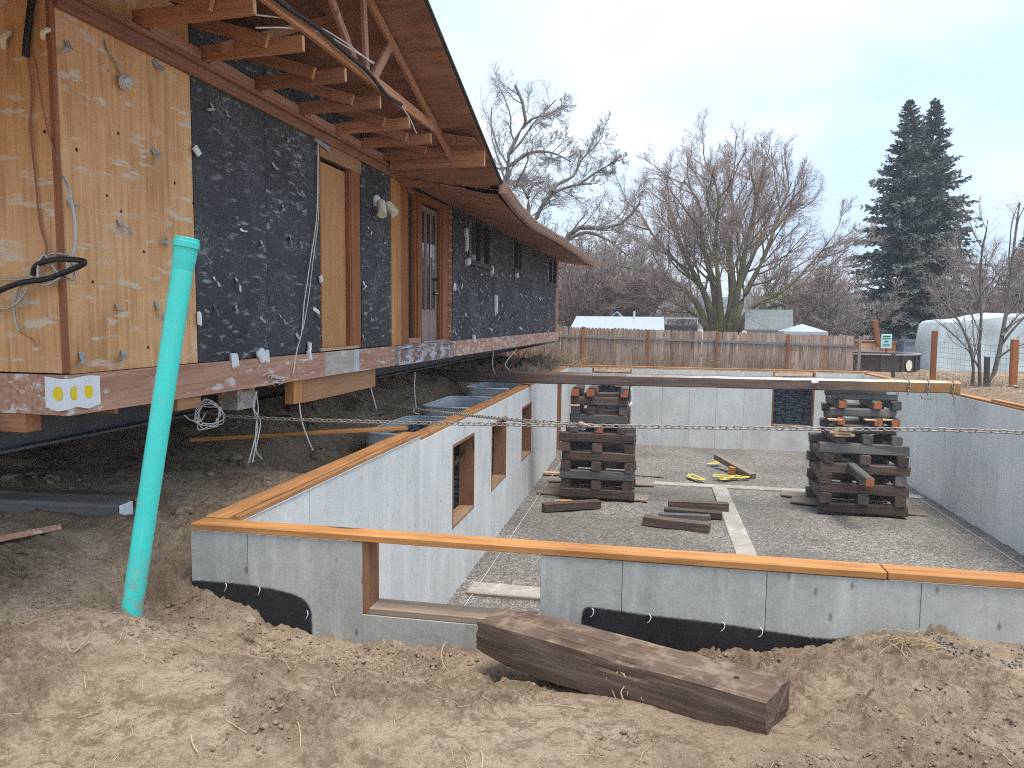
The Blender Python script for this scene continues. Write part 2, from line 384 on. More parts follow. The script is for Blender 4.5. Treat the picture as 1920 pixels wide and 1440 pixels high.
def gravel_mat():
    g = G('fine_gravel', .9, .2); d, vc = g.voro(None, 55.); n = g.noise(None, 9., 4, .6); big = g.noise(None, .6, 4)
    c = g.ramp(g.sep(vc, 0), [(.1, (.09, .08, .07)), (.5, (.205, .187, .165)), (.9, (.40, .365, .325))])
    c = g.mix(g.ramp(big, [(.4, .5), (.62, 0.)]), c, (.10, .088, .075)); c = g.mix(g.ramp(n, [(.35, .45), (.6, 0.)]), c, (.075, .07, .065))
    g.bump(g.mix(.5, d, n), .8, .02); return g.col(c)
M['gravel'] = gravel_mat()
def picket_mat():
    g = G('weathered_picket', .85, .2); gr = g.noise(g.map((50., 50., 1.3)), 1., 5, .6, .4); z = g.noise(g.map((4., 4., .8)), 1., 4)
    c = g.ramp(gr, [(.3, (.23, .185, .16)), (.7, (.54, .465, .42))])
    brown = g.ramp(g.rand(), [(.0, (.95, .9, .88)), (.35, (.8, .7, .62)), (.6, (1.1, 1.02, .95)), (.8, (.85, .66, .52)), (1., (1.2, 1.1, 1.02))])
    c = g.mix(1., c, brown, 'MULTIPLY'); c = g.mix(g.ramp(z, [(.5, 0.), (.7, .65)]), c, (.10, .06, .042))
    d, _ = g.voro(g.map((9., 9., 2.4)), 1.); c = g.mix(g.ramp(d, [(.07, 1.), (.13, 0.)]), c, (.035, .025, .02))
    g.bump(gr, .3, .004); return g.col(c)
M['picket'] = picket_mat()
M['rail'] = wood('grey_rail_x', (.15, .14, .135), (.30, .28, .27), 0, .1)
def bark(name, a, b, moss=None):
    g = G(name, .95, .1); n = g.noise(g.map((6., 6., 1.2)), 2., 5, .65); c = g.ramp(n, [(.3, a), (.7, b)])
    if moss: c = g.mix(g.ramp(g.noise(None, .9, 4), [(.42, 0.), (.6, .85)]), c, moss)
    g.bump(n, .5, .02); return g.col(c)
M['bark'] = bark('maple_bark', (.09, .075, .06), (.2, .165, .125), (.2, .19, .07))
M['bark2'] = bark('willow_bark', (.09, .082, .072), (.22, .20, .175))
M['twig'] = plain('twig_brown', (.32, .255, .23), .95, .3, 1.)
M['twig_red'] = plain('twig_red_brown', (.32, .245, .215), .95, .3, 1.)
M['twig_grey'] = plain('twig_grey', (.29, .255, .235), .95, .3, 1.)
def needle_mat():
    g = G('spruce_needles', .8, .2); n = g.noise(None, 1.1, 4, .6)
    c = g.ramp(n, [(.3, (.06, .085, .08)), (.55, (.13, .165, .14)), (.75, (.2, .22, .165))]); return g.col(c)
M['needle'] = needle_mat()
M['drybrush'] = plain('dry_weed', (.22, .16, .115), .95, .3, 2.)
M['cone'] = plain('spruce_cone', (.2, .13, .07), .9, .2)

# ================================================================== GROUND
FL = -2.16                                     # basement floor
XL0, XL1, XR1, XR0 = -2.84, -2.62, 6.15, 6.36  # left wall outer, inner; right wall inner, outer
YF0, YF1, YB1, YB0 = 4.07, 4.27, 23.2, 23.42   # front wall outer, inner; back wall inner, outer

def ground_z(x, y, rough=True):
    x = np.asarray(x, float); y = np.asarray(y, float)
    # in front of the front wall: heights of the soil against the concrete, left to right
    lip = np.interp(x, [-6, -4.2, -3.3, -2.85, -2.5, -2.0, -1.6, -1.1, -.6, -.1, .35, .8, 1.2, 1.7, 2.6, 8],
                       [.16, .13, .05, -.13, -.25, -.37, -.38, -.37, -.34, -.26, -.24, -.17, -.08, -.03, -.06, -.04])
    near = np.interp(x, [-6, -3, -1.5, 0, 2, 6], [.08, .06, .0, -.02, -.03, -.03])
    t = sst(y, 2.6, 4.0); z = near * (1 - t) + lip * t
    z = z + .13 * np.exp(-(((x + 2.62) / .5) ** 2 + ((y - 3.3) / .26) ** 2))        # heap round the foot of the pipe
    z = z - .10 * np.exp(-(((x + 2.95) / .25) ** 2 + ((y - 3.85) / .3) ** 2))       # hollow beside the corner
    # beside the left wall and below the house
    side = sst(-x, 2.2, 2.9) * sst(y, 3.9, 4.5)
    tr = sst(y, 6.3, 8.3)
    bankx = np.interp(x, [-14, -7, -5.6, -4.9, -4.35, -3.9, -3.2, -2.8], [1.0, .9, .66, .45, .12, -.35, -.5, -.45])
    flatx = np.interp(x, [-14, -7, -5, -4, -3.3, -2.8], [.35, .3, .2, .14, .14, .1])
    zs = flatx * (1 - tr) + bankx * tr
    far = sst(y, 17.5, 19.5); zs = zs * (1 - far) + np.interp(x, [-9, -5, -4, -2.9], [.6, .45, .3, .05]) * far
    z = z * (1 - side) + zs * side
    # right of the right wall: spoil bank, and the garden behind
    rs = sst(x, 5.9, 6.5) * sst(y, 5, 8); z = z * (1 - rs) + rs * np.interp(x, [6.3, 6.9, 7.6, 9, 14], [.12, .34, .38, .2, 0.]) * (1 - .85 * sst(y, 16.5, 20))
    bk = sst(y, 23.3, 25.5); z = z * (1 - bk) + bk * (.0 - .05 * sst(y, 26, 34) - .25 * sst(y, 34, 60))
    pile = .34 * np.exp(-(((x + 3.2) / 1.3) ** 2 + ((y - 24.6) / .9) ** 2)); z = z + pile
    if rough:
        m = sst(fbm(x + .15 * fbm(x, y, 3., 2, seed=71), y, 1.5, 4, .55, seed=40), -.16, .22) * .9 + .1     # crumbly where 1, trodden smooth where 0
        under = sst(-x, 3.0, 3.6) * sst(y, 4.2, 5.)
        n = .05 * fbm(x, y, 1.4, 3, seed=3)
        wx = x + .05 * fbm(x, y, 9., 2, seed=70); wy = y + .05 * fbm(x, y, 9., 2, seed=73)
        c = 1 - np.abs(fbm(wx, wy * 1.25, 6.5, 5, .62, seed=9)) * 2; n = n + .052 * c * m
        n = n + .058 * np.maximum(0, fbm(wx, wy, 17., 4, .65, seed=21)) * m + .016 * fbm(x, y, 42., 3, .7, seed=23) * (.15 + .85 * m)
        cr_ = np.abs(fbm(wx * .6, wy * 1.8, 4., 3, .5, seed=55)); n = n - .014 * np.exp(-(cr_ / .035) ** 2)
        n = n * (1 + 1.3 * under * tr)
        n = n + .16 * under * tr * np.abs(fbm(x, y, 2.2, 4, .6, seed=31))
        z = z + n
    return z

def lines(parts):
    out = []
    for a, b, st in parts: out += list(np.arange(a, b - 1e-6, st))
    return np.array(out + [parts[-1][1]])
gx = lines([(-900, -120, 120), (-120, -20, 12), (-20, -8, 1.2), (-8, -3.6, .085), (-3.6, -2.74, .0105), (-2.74, 2.6, .0105), (2.6, 6.26, .12), (6.26, 11, .1), (11, 26, 1.5), (26, 120, 14), (120, 900, 120)])
gy = lines([(-60, -4, 8), (-4, 1.6, .4), (1.6, 2.1, .05), (2.1, 4.17, .0095), (4.17, 9, .05), (9, 23.32, .12), (23.32, 29, .12), (29, 60, 2), (60, 200, 14), (200, 900, 100)])
GX, GY = np.meshgrid(gx, gy); GZ = ground_z(GX, GY)
nx, ny = len(gx), len(gy)
cx = (gx[:-1] + gx[1:]) / 2; cy = (gy[:-1] + gy[1:]) / 2; CX, CY = np.meshgrid(cx, cy)
keep = ~((CX > -2.74) & (CX < 6.26) & (CY > 4.17) & (CY < 23.32))
I, J = np.nonzero(keep); q = np.stack([I * nx + J, I * nx + J + 1, (I + 1) * nx + J + 1, (I + 1) * nx + J], 1)
me = fastmesh('ground', np.stack([GX.ravel(), GY.ravel(), GZ.ravel()], 1), q)
xx_, yy_ = GX.ravel(), GY.ravel()
m_ = sst(fbm(xx_ + .15 * fbm(xx_, yy_, 3., 2, seed=71), yy_, 1.5, 4, .55, seed=40), -.16, .22)
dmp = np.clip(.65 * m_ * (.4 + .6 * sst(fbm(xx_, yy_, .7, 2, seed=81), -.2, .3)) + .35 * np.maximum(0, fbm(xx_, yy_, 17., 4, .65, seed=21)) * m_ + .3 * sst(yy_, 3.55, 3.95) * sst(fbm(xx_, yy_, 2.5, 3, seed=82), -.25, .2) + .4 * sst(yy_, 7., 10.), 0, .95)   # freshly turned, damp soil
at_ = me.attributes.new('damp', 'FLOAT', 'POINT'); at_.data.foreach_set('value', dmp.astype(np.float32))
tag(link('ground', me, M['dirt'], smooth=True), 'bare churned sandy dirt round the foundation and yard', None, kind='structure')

# loose crumbs and clods of soil
def scatter_clods(n, xr, yr, rmin, rmax, seed, maskfreq=2.2):
    g = np.random.default_rng(seed); ph = (1 + 5 ** .5) / 2
    ico = np.array([(-1, ph, 0), (1, ph, 0), (-1, -ph, 0), (1, -ph, 0), (0, -1, ph), (0, 1, ph), (0, -1, -ph), (0, 1, -ph), (ph, 0, -1), (ph, 0, 1), (-ph, 0, -1), (-ph, 0, 1)]) / 1.9
    tr_ = np.array([(0, 11, 5), (0, 5, 1), (0, 1, 7), (0, 7, 10), (0, 10, 11), (1, 5, 9), (5, 11, 4), (11, 10, 2), (10, 7, 6), (7, 1, 8), (3, 9, 4), (3, 4, 2), (3, 2, 6), (3, 6, 8), (3, 8, 9), (4, 9, 5), (2, 4, 11), (6, 2, 10), (8, 6, 7), (9, 8, 1)])
    x = g.uniform(*xr, n * 3); y = g.uniform(*yr, n * 3); k = fbm(x, y, maskfreq, 3, seed=seed) + .5 * fbm(x, y, .8, 2, seed=40)
    k = np.argsort(-(k + g.normal(0, .12, len(k))))[:n]; x = x[k]; y = y[k]
    r = rmin * (rmax / rmin) ** (g.random(n) ** 2.2)
    z = ground_z(x, y) + r * .05
    V = ico[None] * (1 + g.normal(0, .24, (n, 12, 1))) * np.stack([r * g.uniform(.8, 1.4, n), r * g.uniform(.8, 1.4, n), r * g.uniform(.55, .9, n)], 1)[:, None]
    a = g.uniform(0, 6.28, n); ca, sa = np.cos(a)[:, None], np.sin(a)[:, None]
    V = np.stack([V[..., 0] * ca - V[..., 1] * sa, V[..., 0] * sa + V[..., 1] * ca, V[..., 2]], 2) + np.stack([x, y, z], 1)[:, None]
    return V.reshape(-1, 3), (tr_[None] + 12 * np.arange(n)[:, None, None]).reshape(-1, 3)
Va, Ta = scatter_clods(9000, (-3.4, 2.8), (2.1, 4.02), .0025, .014, 5, 1.5)
Vd, Td = scatter_clods(70, (-3.2, 2.6), (3.0, 4.0), .010, .028, 25, 1.2)
Vb, Tb = scatter_clods(700, (-6.5, -2.9), (4.2, 16), .012, .07, 6, 1.2)
Vc, Tc = scatter_clods(420, (6.45, 8.6), (9, 23), .015, .06, 8, 1.2)
me = fastmesh('dirt_clods', np.vstack([Va, Vb, Vc, Vd]), None, np.vstack([Ta, Tb + len(Va), Tc + len(Va) + len(Vb), Td + len(Va) + len(Vb) + len(Vc)]))
tag(link('dirt_clods', me, M['clod']), 'loose crumbs and clods of sandy soil on the ground', 'soil', kind='stuff')

# gravel floor of the basement
fx = np.arange(XL1 - .1, XR1 + .12, .06); fy = np.concatenate([np.arange(4.2, 16, .05), np.arange(16, 23.35, .08)])
FX, FY = np.meshgrid(fx, fy); FZ = FL + .022 * fbm(FX, FY, 3.2, 4, .6, seed=14) + .03 * fbm(FX, FY, .6, 2, seed=15)
n1, n2 = len(fx), len(fy); I, J = np.meshgrid(np.arange(n2 - 1), np.arange(n1 - 1), indexing='ij'); I = I.ravel(); J = J.ravel()
me = fastmesh('gravel_floor', np.stack([FX.ravel(), FY.ravel(), FZ.ravel()], 1), np.stack([I * n1 + J, I * n1 + J + 1, (I + 1) * n1 + J + 1, (I + 1) * n1 + J], 1))
tag(link('gravel_floor', me, M['gravel'], smooth=True), 'grey fine gravel floor inside the concrete foundation', None, kind='structure')

# ================================================================== FOUNDATION
fnd = thing('concrete_foundation', 'open concrete basement foundation with orange timber sill plates', 'foundation', (0, 0, FL))
FI = Matrix.Translation((0, 0, -FL))          # children are modelled in world coordinates
def fpart(name, mb, mat, parent=None, smooth=False):
    return mb.build(name, mat, parent or fnd, FI if parent is None else None, smooth)

def wall(axis, lo, hi, a0, a1, ztop, opens, seams, face, mat, core_mat, zb=FL - .15):
    """a cast wall along axis between lo..hi of the other axis; ztop(a); opens = [(a0,a1,z0,z1)]; boards of the form leave panels on one face"""
    def bx(mb, p, q, u0, u1, z0, z1, b=0.):
        return mb.box(p, q, u0, u1, z0, z1, b) if axis == 1 else mb.box(u0, u1, p, q, z0, z1, b)
    th = .014; core = MB(); pl = lo + (th if face < 0 else 0); ph = hi - (th if face > 0 else 0)
    br = sorted({a0, a1} | {e for o in opens for e in o[:2]} | {a for a in (STEPS if axis == 1 and face > 0 else [])})
    def cols(br):
        for u0, u1 in zip(br[:-1], br[1:]):
            m = (u0 + u1) / 2; zt = ztop(m); segs = [(zb, zt)]
            for (o0, o1, z0, z1) in opens:
                if o0 < m < o1: segs = [(zb, z0)] + ([(z1, zt)] if zt - z1 > .02 else [])
            for sg in segs: yield u0, u1, sg[0], sg[1]
    for u0, u1, z0, z1 in cols(br): bx(core, pl, ph, u0, u1, z0, z1)
    wo_ = fpart('wall', core, core_mat)
    for u0, u1, z0, z1 in cols(sorted(set(br) | set(seams))):
        g0 = (.0015 if axis == 0 and face < 0 and lo < 5 else .0032) if any(abs(u0 - s) < 1e-6 for s in seams) else 0; g1 = (.0015 if axis == 0 and face < 0 and lo < 5 else .0032) if any(abs(u1 - s) < 1e-6 for s in seams) else 0
        j = rnd.uniform(-.0015, .0015)
        p, q = (hi - th, hi + j) if face > 0 else (lo + j, lo + th)
        o = bx(MB(), p, q, u0 + g0, u1 - g1, z0, z1 - .001, .0025).build('form_panel', mat, wo_)
    return wo_
def seams(a0, a1, st=.61, first=None):
    out = []; a = a0 + (first or st)
    while a < a1 - .15: out.append(round(a, 3)); a += st + rnd.choice((0, 0, -.15, 0, .0))
    return out
STEPS = [8.05]
LW = [(9.45, 10.68, -1.21, -.05), (11.9, 13.15, -1.24, -.09), (14.8, 15.98, -1.26, -.13), (20.5, 21.45, FL, -.02)]
wl = wall(1, XL0, XL1, YF1, YB1, lambda a: .285 if a < 8.05 else .225, LW, seams(4.3, 23, .61, .5), 1, M['conc_in'], M['conc_in'])
wr = wall(1, XR1, XR0, YF1, YB1, lambda a: .235, [], seams(4.3, 23, .61, .3), -1, M['conc_right_lit'], M['conc_back'])
BW = [(-1.86, -.63, -1.66, .3), (3.61, 4.82, -1.42, .3)]
wb = wall(0, YB1, YB0, XL0, XR0, lambda a: .225, BW, [-2.3, .336, 1.163, 1.964, 2.785, 5.45, 6.0], -1, M['conc_back'], M['conc_back'])
FWO = [(-1.69, -.6, -.175, .3)]
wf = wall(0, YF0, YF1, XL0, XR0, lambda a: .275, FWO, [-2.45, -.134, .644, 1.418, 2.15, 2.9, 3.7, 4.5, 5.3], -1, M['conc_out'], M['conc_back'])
# black damp-proofing showing below the brushed edge of the concrete, outside
def tar(pts, lowz):
    mb = MB(); P_ = spline(pts, 10); n = len(P_); V = []; cov = []
    cxm = sum(p[0] for p in P_) / n
    for off, cv in ((.014, 0.), (-.002, .55), (-.02, 1.)):
        for i, p in enumerate(P_):
            t_ = P_[min(i + 1, n - 1)] - P_[max(i - 1, 0)]; nn_ = np.array([-t_[1], t_[0]]) / max(1e-6, np.hypot(*t_)); q_ = p[:2] + nn_ * off; V.append((q_[0], YF0 - .004, q_[1])); cov.append(cv)
    V += [(p[0] - (.02 if i == n - 1 else 0), YF0 - .004, min(lowz, p[1] - .05)) for i, p in enumerate(P_)]; cov += [1.] * n
    mb.add(V, [(r_ * n + i, (r_ + 1) * n + i, (r_ + 1) * n + i + 1, r_ * n + i + 1) for r_ in range(3) for i in range(n - 1)]); o = mb.build('damp_proofing', M['tar'], wf)
    at_ = o.data.attributes.new('cover', 'FLOAT', 'POINT'); at_.data.foreach_set('value', cov)
tar([(-2.838, -.055), (-2.7, -.05), (-2.45, -.052), (-2.2, -.075), (-2.08, -.11), (-2.03, -.17), (-2.02, -.26), (-2.022, -.45)], -.6)
tar([(-.36, -.2), (-.352, -.05), (-.33, -.012), (-.25, -.01), (0, -.025), (.35, -.035), (.7, -.06), (.95, -.072), (1.2, -.05), (1.5, -.07), (1.9, -.12)], -.6)
# drips of form tie on the tar
for x, z in [(-2.6, -.07), (-2.37, -.075), (-.3, -.03), (.02, -.035), (.42, -.045), (.62, -.06), (-2.05, -.2), (-2.68, -.17)]:
    MB().tube(spline([(x, YF0 - .006, z + .02), (x + .012, YF0 - .016, z + .005), (x + .004, YF0 - .018, z - .02), (x - .008, YF0 - .008, z - .035)], 4), .0024, 5).build('form_tie', M['white'], wf, smooth=True)
# sill plates
def plate(name, mat, *lim): return fpart(name, MB().box(*lim, b=.004), mat)
zt = .279
plate('sill_plate', M['plate_x'], XL0 + .005, 1.245, YF0 - .01, YF0 + .135, zt, zt + .04)
plate('sill_plate', M['plate_x'], 1.25, XR0, YF0 - .012, YF0 + .133, zt + .002, zt + .042)
plate('sill_plate', M['plate'], XL0 + .01, XL0 + .165, YF0 + .138, 8.05, .289, .329)
plate('sill_plate', M['plate'], XL0 + .08, XL0 + .232, YF0 + .34, 8.03, .33, .368) if 0 else None
plate('sill_plate', M['plate'], XL1 - .035, XL1 + .006, YF0 + .2, 8.04, .289, .326)
plate('sill_plate', M['plate'], XL0 + .02, XL1 - .01, 8.055, 16.05, .229, .268)
plate('sill_plate', M['plate'], XL0 + .02, XL1 - .01, 16.06, YB1 - .02, .229, .268)
plate('sill_plate', M['plate_x'], XL0 + .02, XR0 - .03, YB1 + .02, YB0 - .03, .269, .307)
plate('sill_plate', M['plate'], XR1 + .01, XR0 - .02, YF0 + .2, YB1, .239, .278)
plate('sill_plate', M['plate'], XR1 + .03, XR0 - .05, 9, 14.9, .279, .317)
# white sill seal foam below the plate
fpart('sill_seal', MB().box(1.26, XR0, YF0 - .004, YF0 + .1, .2752, .281), M['white'])
fpart('sill_seal', MB().box(XL1 - .1, XL1 + .008, YF1 + .02, 8.03, .2853, .289), M['white'])
fpart('sill_seal', MB().box(XL0 + .01, -1.75, YF0 - .004, YF0 + .1, .2752, .279), M['white'])
# timber bucks that line the openings
def buck_side(o, axis, lo, hi, sill_mat, d=.04, sides=(1, 1, 1, 1)):
    a0, a1, z0, z1 = o; e = .006
    def B(name, u0, u1, z0_, z1_, mat, x=0):
        lim = (lo - e, hi + e, u0, u1, z0_, z1_) if axis == 1 else (u0, u1, lo - e, hi + e, z0_, z1_)
        fpart(name, MB().box(*lim, b=.003), mat)
    if sides[0]: B('buck_jamb', a0 + .001, a0 + d, z0 + .001, z1, M['plate_z'])
    if sides[1]: B('buck_jamb', a1 - d, a1 - .001, z0 + .001, z1, M['plate_z'])
    if sides[2]: B('buck_sill', a0 + d, a1 - d, z0 + .002, z0 + d, sill_mat)
    if sides[3]: B('buck_head', a0 + d, a1 - d, z1 - d, z1 - .002, M['plate_z'])
for o in LW[:3]: buck_side(o, 1, XL0, XL1, M['buck_y'])
buck_side(LW[3], 1, XL0, XL1, M['buck_y'], sides=(1, 1, 0, 1))
for o in BW: buck_side((o[0], o[1], o[2], .222), 0, YB1, YB0, M['grime'], sides=(1, 1, 1, 0))
buck_side((FWO[0][0], FWO[0][1], FWO[0][2], .274), 0, YF0 + .012, YF1 - .03, M['grime'], sides=(1, 0, 1, 0))
# footings that show at floor level
for lim in [(XL1, XL1 + .17, YF1, YB1, FL - .15, FL - .045), (XR1 - .16, XR1, YF1, YB1, FL - .15, FL - .045),
            (-.3, XR1 - .16, 17.35, 17.66, FL - .15, FL + .03), (1.44, 1.78, 12.2, 17.35, FL - .15, FL + .034),
            (XL1 + .17, -.9, 9.58, 9.98, FL - .15, FL + .05)]:
    fpart('footing', MB().box(*lim, b=.01), M['conc_slab'])
fpart('footing_board', MB().box(XL1 + .2, -1.0, 9.53, 9.575, FL - .05, FL + .05, b=.003), M['plank'])
MB().tube([(XL1 + .27, y, FL + .03) for y in (4.6, 9, 14, 20, 23)], .004, 5).build('string_line', M['white'], fnd, FI)
MB().tube([(XR1 - .3, y, FL + .03) for y in (4.6, 9, 14, 20, 23)], .004, 5).build('string_line', M['white'], fnd, FI)

# window wells outside the left wall: rounded galvanised tubs, and the dark stone-pattern liners behind the openings
def well(y0, y1, depth, zt, zb_, label):
    t = thing('window_well', label, 'window well', (XL0, (y0 + y1) / 2, zb_), 'window wells along the left wall')
    pts = []; r = .22; x1 = XL0 - .003; xo = XL0 - depth
    pts += [(x1, y0)] + [(xo + r - r * math.sin(a), y0 + r - r * math.cos(a)) for a in np.linspace(0, math.pi / 2, 7)]
    pts += [(xo + r - r * math.cos(a), y1 - r + r * math.sin(a)) for a in np.linspace(0, math.pi / 2, 7)] + [(x1, y1)]
    nz = 26; mb = MB(); n = len(pts); cxm = sum(p[0] for p in pts) / n; cym = (y0 + y1) / 2
    V = []
    for inner in (0, 1):
        for k in range(nz + 1):
            z = zb_ + (zt - zb_) * k / nz; s = 1 + .012 * math.cos(k * math.pi) - inner * .012
            V += [(cxm + (p[0] - cxm) * s if p[0] < x1 - .01 else x1, cym + (p[1] - cym) * s, z) for p in pts]
    Fq = []; off = n * (nz + 1)
    for k in range(nz):
        for i in range(n - 1):
            a = k * n + i; Fq += [(a, a + n, a + n + 1, a + 1), (off + a, off + a + 1, off + a + n + 1, off + a + n)]
    mb.add(V, Fq); mb.build('shell', M['galv'], t, Matrix.Translation((-XL0, -(y0 + y1) / 2, -zb_)), True)
    MB().tube([(p[0], p[1], zt) for p in pts], .016, 6).build('rolled_rim', M['galv'], t, Matrix.Translation((-XL0, -(y0 + y1) / 2, -zb_)), True)
well(9.1, 11.0, .95, .12, -1.35, 'galvanised window well nearest the camera, beside the left wall')
well(11.6, 13.45, .95, .2, -1.35, 'galvanised window well in the middle of the three left of the wall')
well(14.5, 16.3, .95, .27, -1.35, 'galvanised window well farthest from the camera, next to the dirt bank')
def liner_mat():
    g = G('stone_pattern_liner', .6, .35); d, c = g.voro(g.map((3.2, 3.2, 12.)), 1., 'DISTANCE_TO_EDGE'); n = g.noise(g.map((6., 6., 30.)), 1., 5)
    c = g.ramp(g.math('MULTIPLY', g.ramp(d, [(0., .2), (.12, 1.)]), n), [(.15, (.03, .037, .045)), (.55, (.11, .135, .16)), (.75, (.2, .24, .27))])
    g.bump(g.math('ADD', g.ramp(d, [(0., 0.), (.12, 1.)]), n), .8, .03); return g.col(c)
M['liner'] = liner_mat()
for (y0, y1, z0, z1), lab in zip(LW[:3], ('first', 'second', 'third')):
    mb = MB(); n = 40
    for k in range(n):                       # courses of the moulded stone pattern stand proud
        za = z0 - .1 + (z1 + .15 - z0) * k / n; zc = z0 - .1 + (z1 + .15 - z0) * (k + 1) / n; j = rnd.uniform(0, .012)
        mb.box(XL0 - .66 - .02, XL0 - .66 + j, y0 - .12, y1 + .12, za, zc - .004)
    mb.box(XL0 - .75, XL0 - .68, y0 - .2, y1 + .24, z0 - .3, z1 + .1)
    for k in range(n):
        za = z0 - .1 + (z1 + .15 - z0) * k / n; zc = z0 - .1 + (z1 + .15 - z0) * (k + 1) / n
        mb.box(XL0 - .68, XL0 - .01, y1 + .11 - rnd.uniform(0, .014), y1 + .15, za, zc - .004)
    mb.box(XL0 - .68, XL0 - .005, y1 + .14, y1 + .2, z0 - .3, z1 + .08)
    tag(mb.build('well_liner', M['liner']), 'dark stone-pattern liner seen through the %s window opening of the left wall' % lab, 'liner')
for (x0, x1, z0, z1), lab in zip(BW, ('left', 'right')):
    mb = MB(); n = 44
    for k in range(n):
        za = z0 - .05 + (.12 - z0) * k / n; zc = z0 - .05 + (.12 - z0) * (k + 1) / n; m_ = 5
        for j_ in range(m_):
            a = x0 - .1 + (x1 - x0 + .2) * j_ / m_; b_ = x0 - .1 + (x1 - x0 + .2) * (j_ + 1) / m_; sft = rnd.uniform(-.05, .05)
            mb.box(a + sft, b_ + sft - .006, YB0 + .35 - rnd.uniform(0, .02), YB0 + .42, za, zc - .004)
    mb.box(x0 - .3, x1 + .3, YB0 + .4, YB0 + .5, z0 - .3, .08)
    tag(mb.build('well_liner', M['liner']), 'dark stone-pattern liner filling the %s opening of the back wall' % lab, 'liner')

# ================================================================== HOUSE (local axes: x = out from the wall, y = along it, z = up from the rim)
house = thing('house', 'single-storey house stripped to plywood and black sheathing, raised above its foundation', 'house', M=HM)
HL = 19.95
def rb(s): return -.005 * s          # underside of the rim drops a little towards the far end
def rt(s): return .25 - .003 * s
def hbox(name, lim, mat, b=.003, parent=None): return MB().box(*lim, b=b).build(name, mat, parent or house)

OPEN = [(3.37, 4.42, .25, 2.28), (5.36, 8.12, .22, 2.44), (9.13, 10.67, 1.62, 2.5), (12.85, 13.9, 1.72, 2.5), (17.7, 19.45, 1.63, 2.47)]
def in_open(m): return next((o for o in OPEN if o[0] < m < o[1]), None)
# carcass behind the sheathing
core = MB(); br = sorted({0.015, HL} | {e for o in OPEN for e in o[:2]})
for u0, u1 in zip(br[:-1], br[1:]):
    o = in_open((u0 + u1) / 2)
    if o is None: core.box(-.12, -.016, u0, u1, .2, 2.6)
    else:
        core.box(-.12, -.016, u0, u1, o[3], 2.6)
        if o[2] > .3: core.box(-.12, -.016, u0, u1, .2, o[2])
core.build('wall', M['dark'], house)
hbox('floor_deck', (-8.4, -.05, .06, HL - .02, .1, .24), M['dark'], 0)
hbox('wall', (-8.4, -8.3, .05, HL, .1, 2.6), M['dark'], 0); hbox('wall', (-8.3, -.12, HL - .1, HL - .02, .2, 2.6), M['dark'], 0)
hbox('ceiling', (-8.4, -.13, .1, HL - .1, 2.5, 2.56), M['dark'], 0)
hbox('partition', (-4.0, -3.9, .1, HL - .1, .25, 2.5), M['dark'], 0)

# plywood on the gable side (faces the camera) and on the first bay of the long side
for x0, x1 in ((-.62, -.012), (-1.84, -.624), (-3.06, -1.844), (-4.28, -3.064), (-5.5, -4.284), (-6.72, -5.504), (-8.3, -6.724)):
    hbox('plywood_panel', (x0, x1, -.014, .004, .26, 3.1), M['ply'])
hbox('corner_trim', (-.012, .022, -.022, .012, .262, 2.62), M['stain_z'], .004)
pA = hbox('plywood_panel', (-.014, .003, .03, 1.285, .252, 2.9), M['ply'])
# black fibreboard; each sheet its own piece
felts = []
def felt(s0, s1, z0, z1): felts.append(hbox('fibreboard_panel', (-.015, .004 + rnd.uniform(-.001, .001), s0 + .003, s1 - .003, z0, z1), M['felt']))
felt(1.29, 2.33, .25, 2.9); felt(2.33, 3.37, .25, 2.9); felt(3.37, 4.4, 2.46, 2.9); felt(4.42, 5.36, .25, 2.5)
br = [8.15, 9.13, 10.67, 11.75, 12.85, 13.9, 15.1, 16.35, 17.7, 19.45]
for u0, u1 in zip(br[:-1], br[1:]):
    o = in_open((u0 + u1) / 2)
    if o is None: felt(u0, u1, rt(u0), 2.5)
    else:
        felt(u0, u1, rt(u0), o[2]); 
        if 2.5 - o[3] > .03: felt(u0, u1, o[3], 2.5)
hbox('plywood_panel', (-.014, .006, 19.46, HL, rt(19), 2.5), M['bare_y'])
# rim boards round the bottom
def rim(s0, s1, mat, out=.03):
    mb = MB(); z = [(rb(s0), rt(s0)), (rb(s1), rt(s1))]
    v = [(x, s, zz) for s, zs in ((s0, z[0]), (s1, z[1])) for x in (-.03, out) for zz in zs]
    mb.add(v, [(0, 1, 3, 2), (4, 6, 7, 5), (0, 4, 5, 1), (2, 3, 7, 6), (0, 2, 6, 4), (1, 5, 7, 3)]); return mb.build('rim_board', mat, house)
rim(-.03, 3.395, M['rim'], .034); rim(3.4, 4.135, M['rim_pale'], .026); rim(4.29, 5.45, M['rim'], .03); rim(5.455, 8.06, M['rim_peel'], .07); rim(8.065, 10.9, M['rim_far'], .03)
rim(10.905, 14.4, M['rim_far'], .032); rim(14.405, HL, M['rim_far'], .03)
rim(4.139, 4.286, M['galv'], .028).name = 'steel_strap'
hbox('rim_board', (-8.4, -.032, -.03, .03, 0., .25), M['rim'])
hbox('rim_board', (-8.4, .02, HL - .03, HL + .03, -.1, .2), M['rim_far'])
MB().prism([(5.46, .215), (5.7, .235), (6.2, .245), (6.9, .235), (7.6, .245), (8.05, .222), (8.05, .2), (5.46, .2)], 0, -.02, .11).build('mortar_ledge', M['rim_peel'], house)
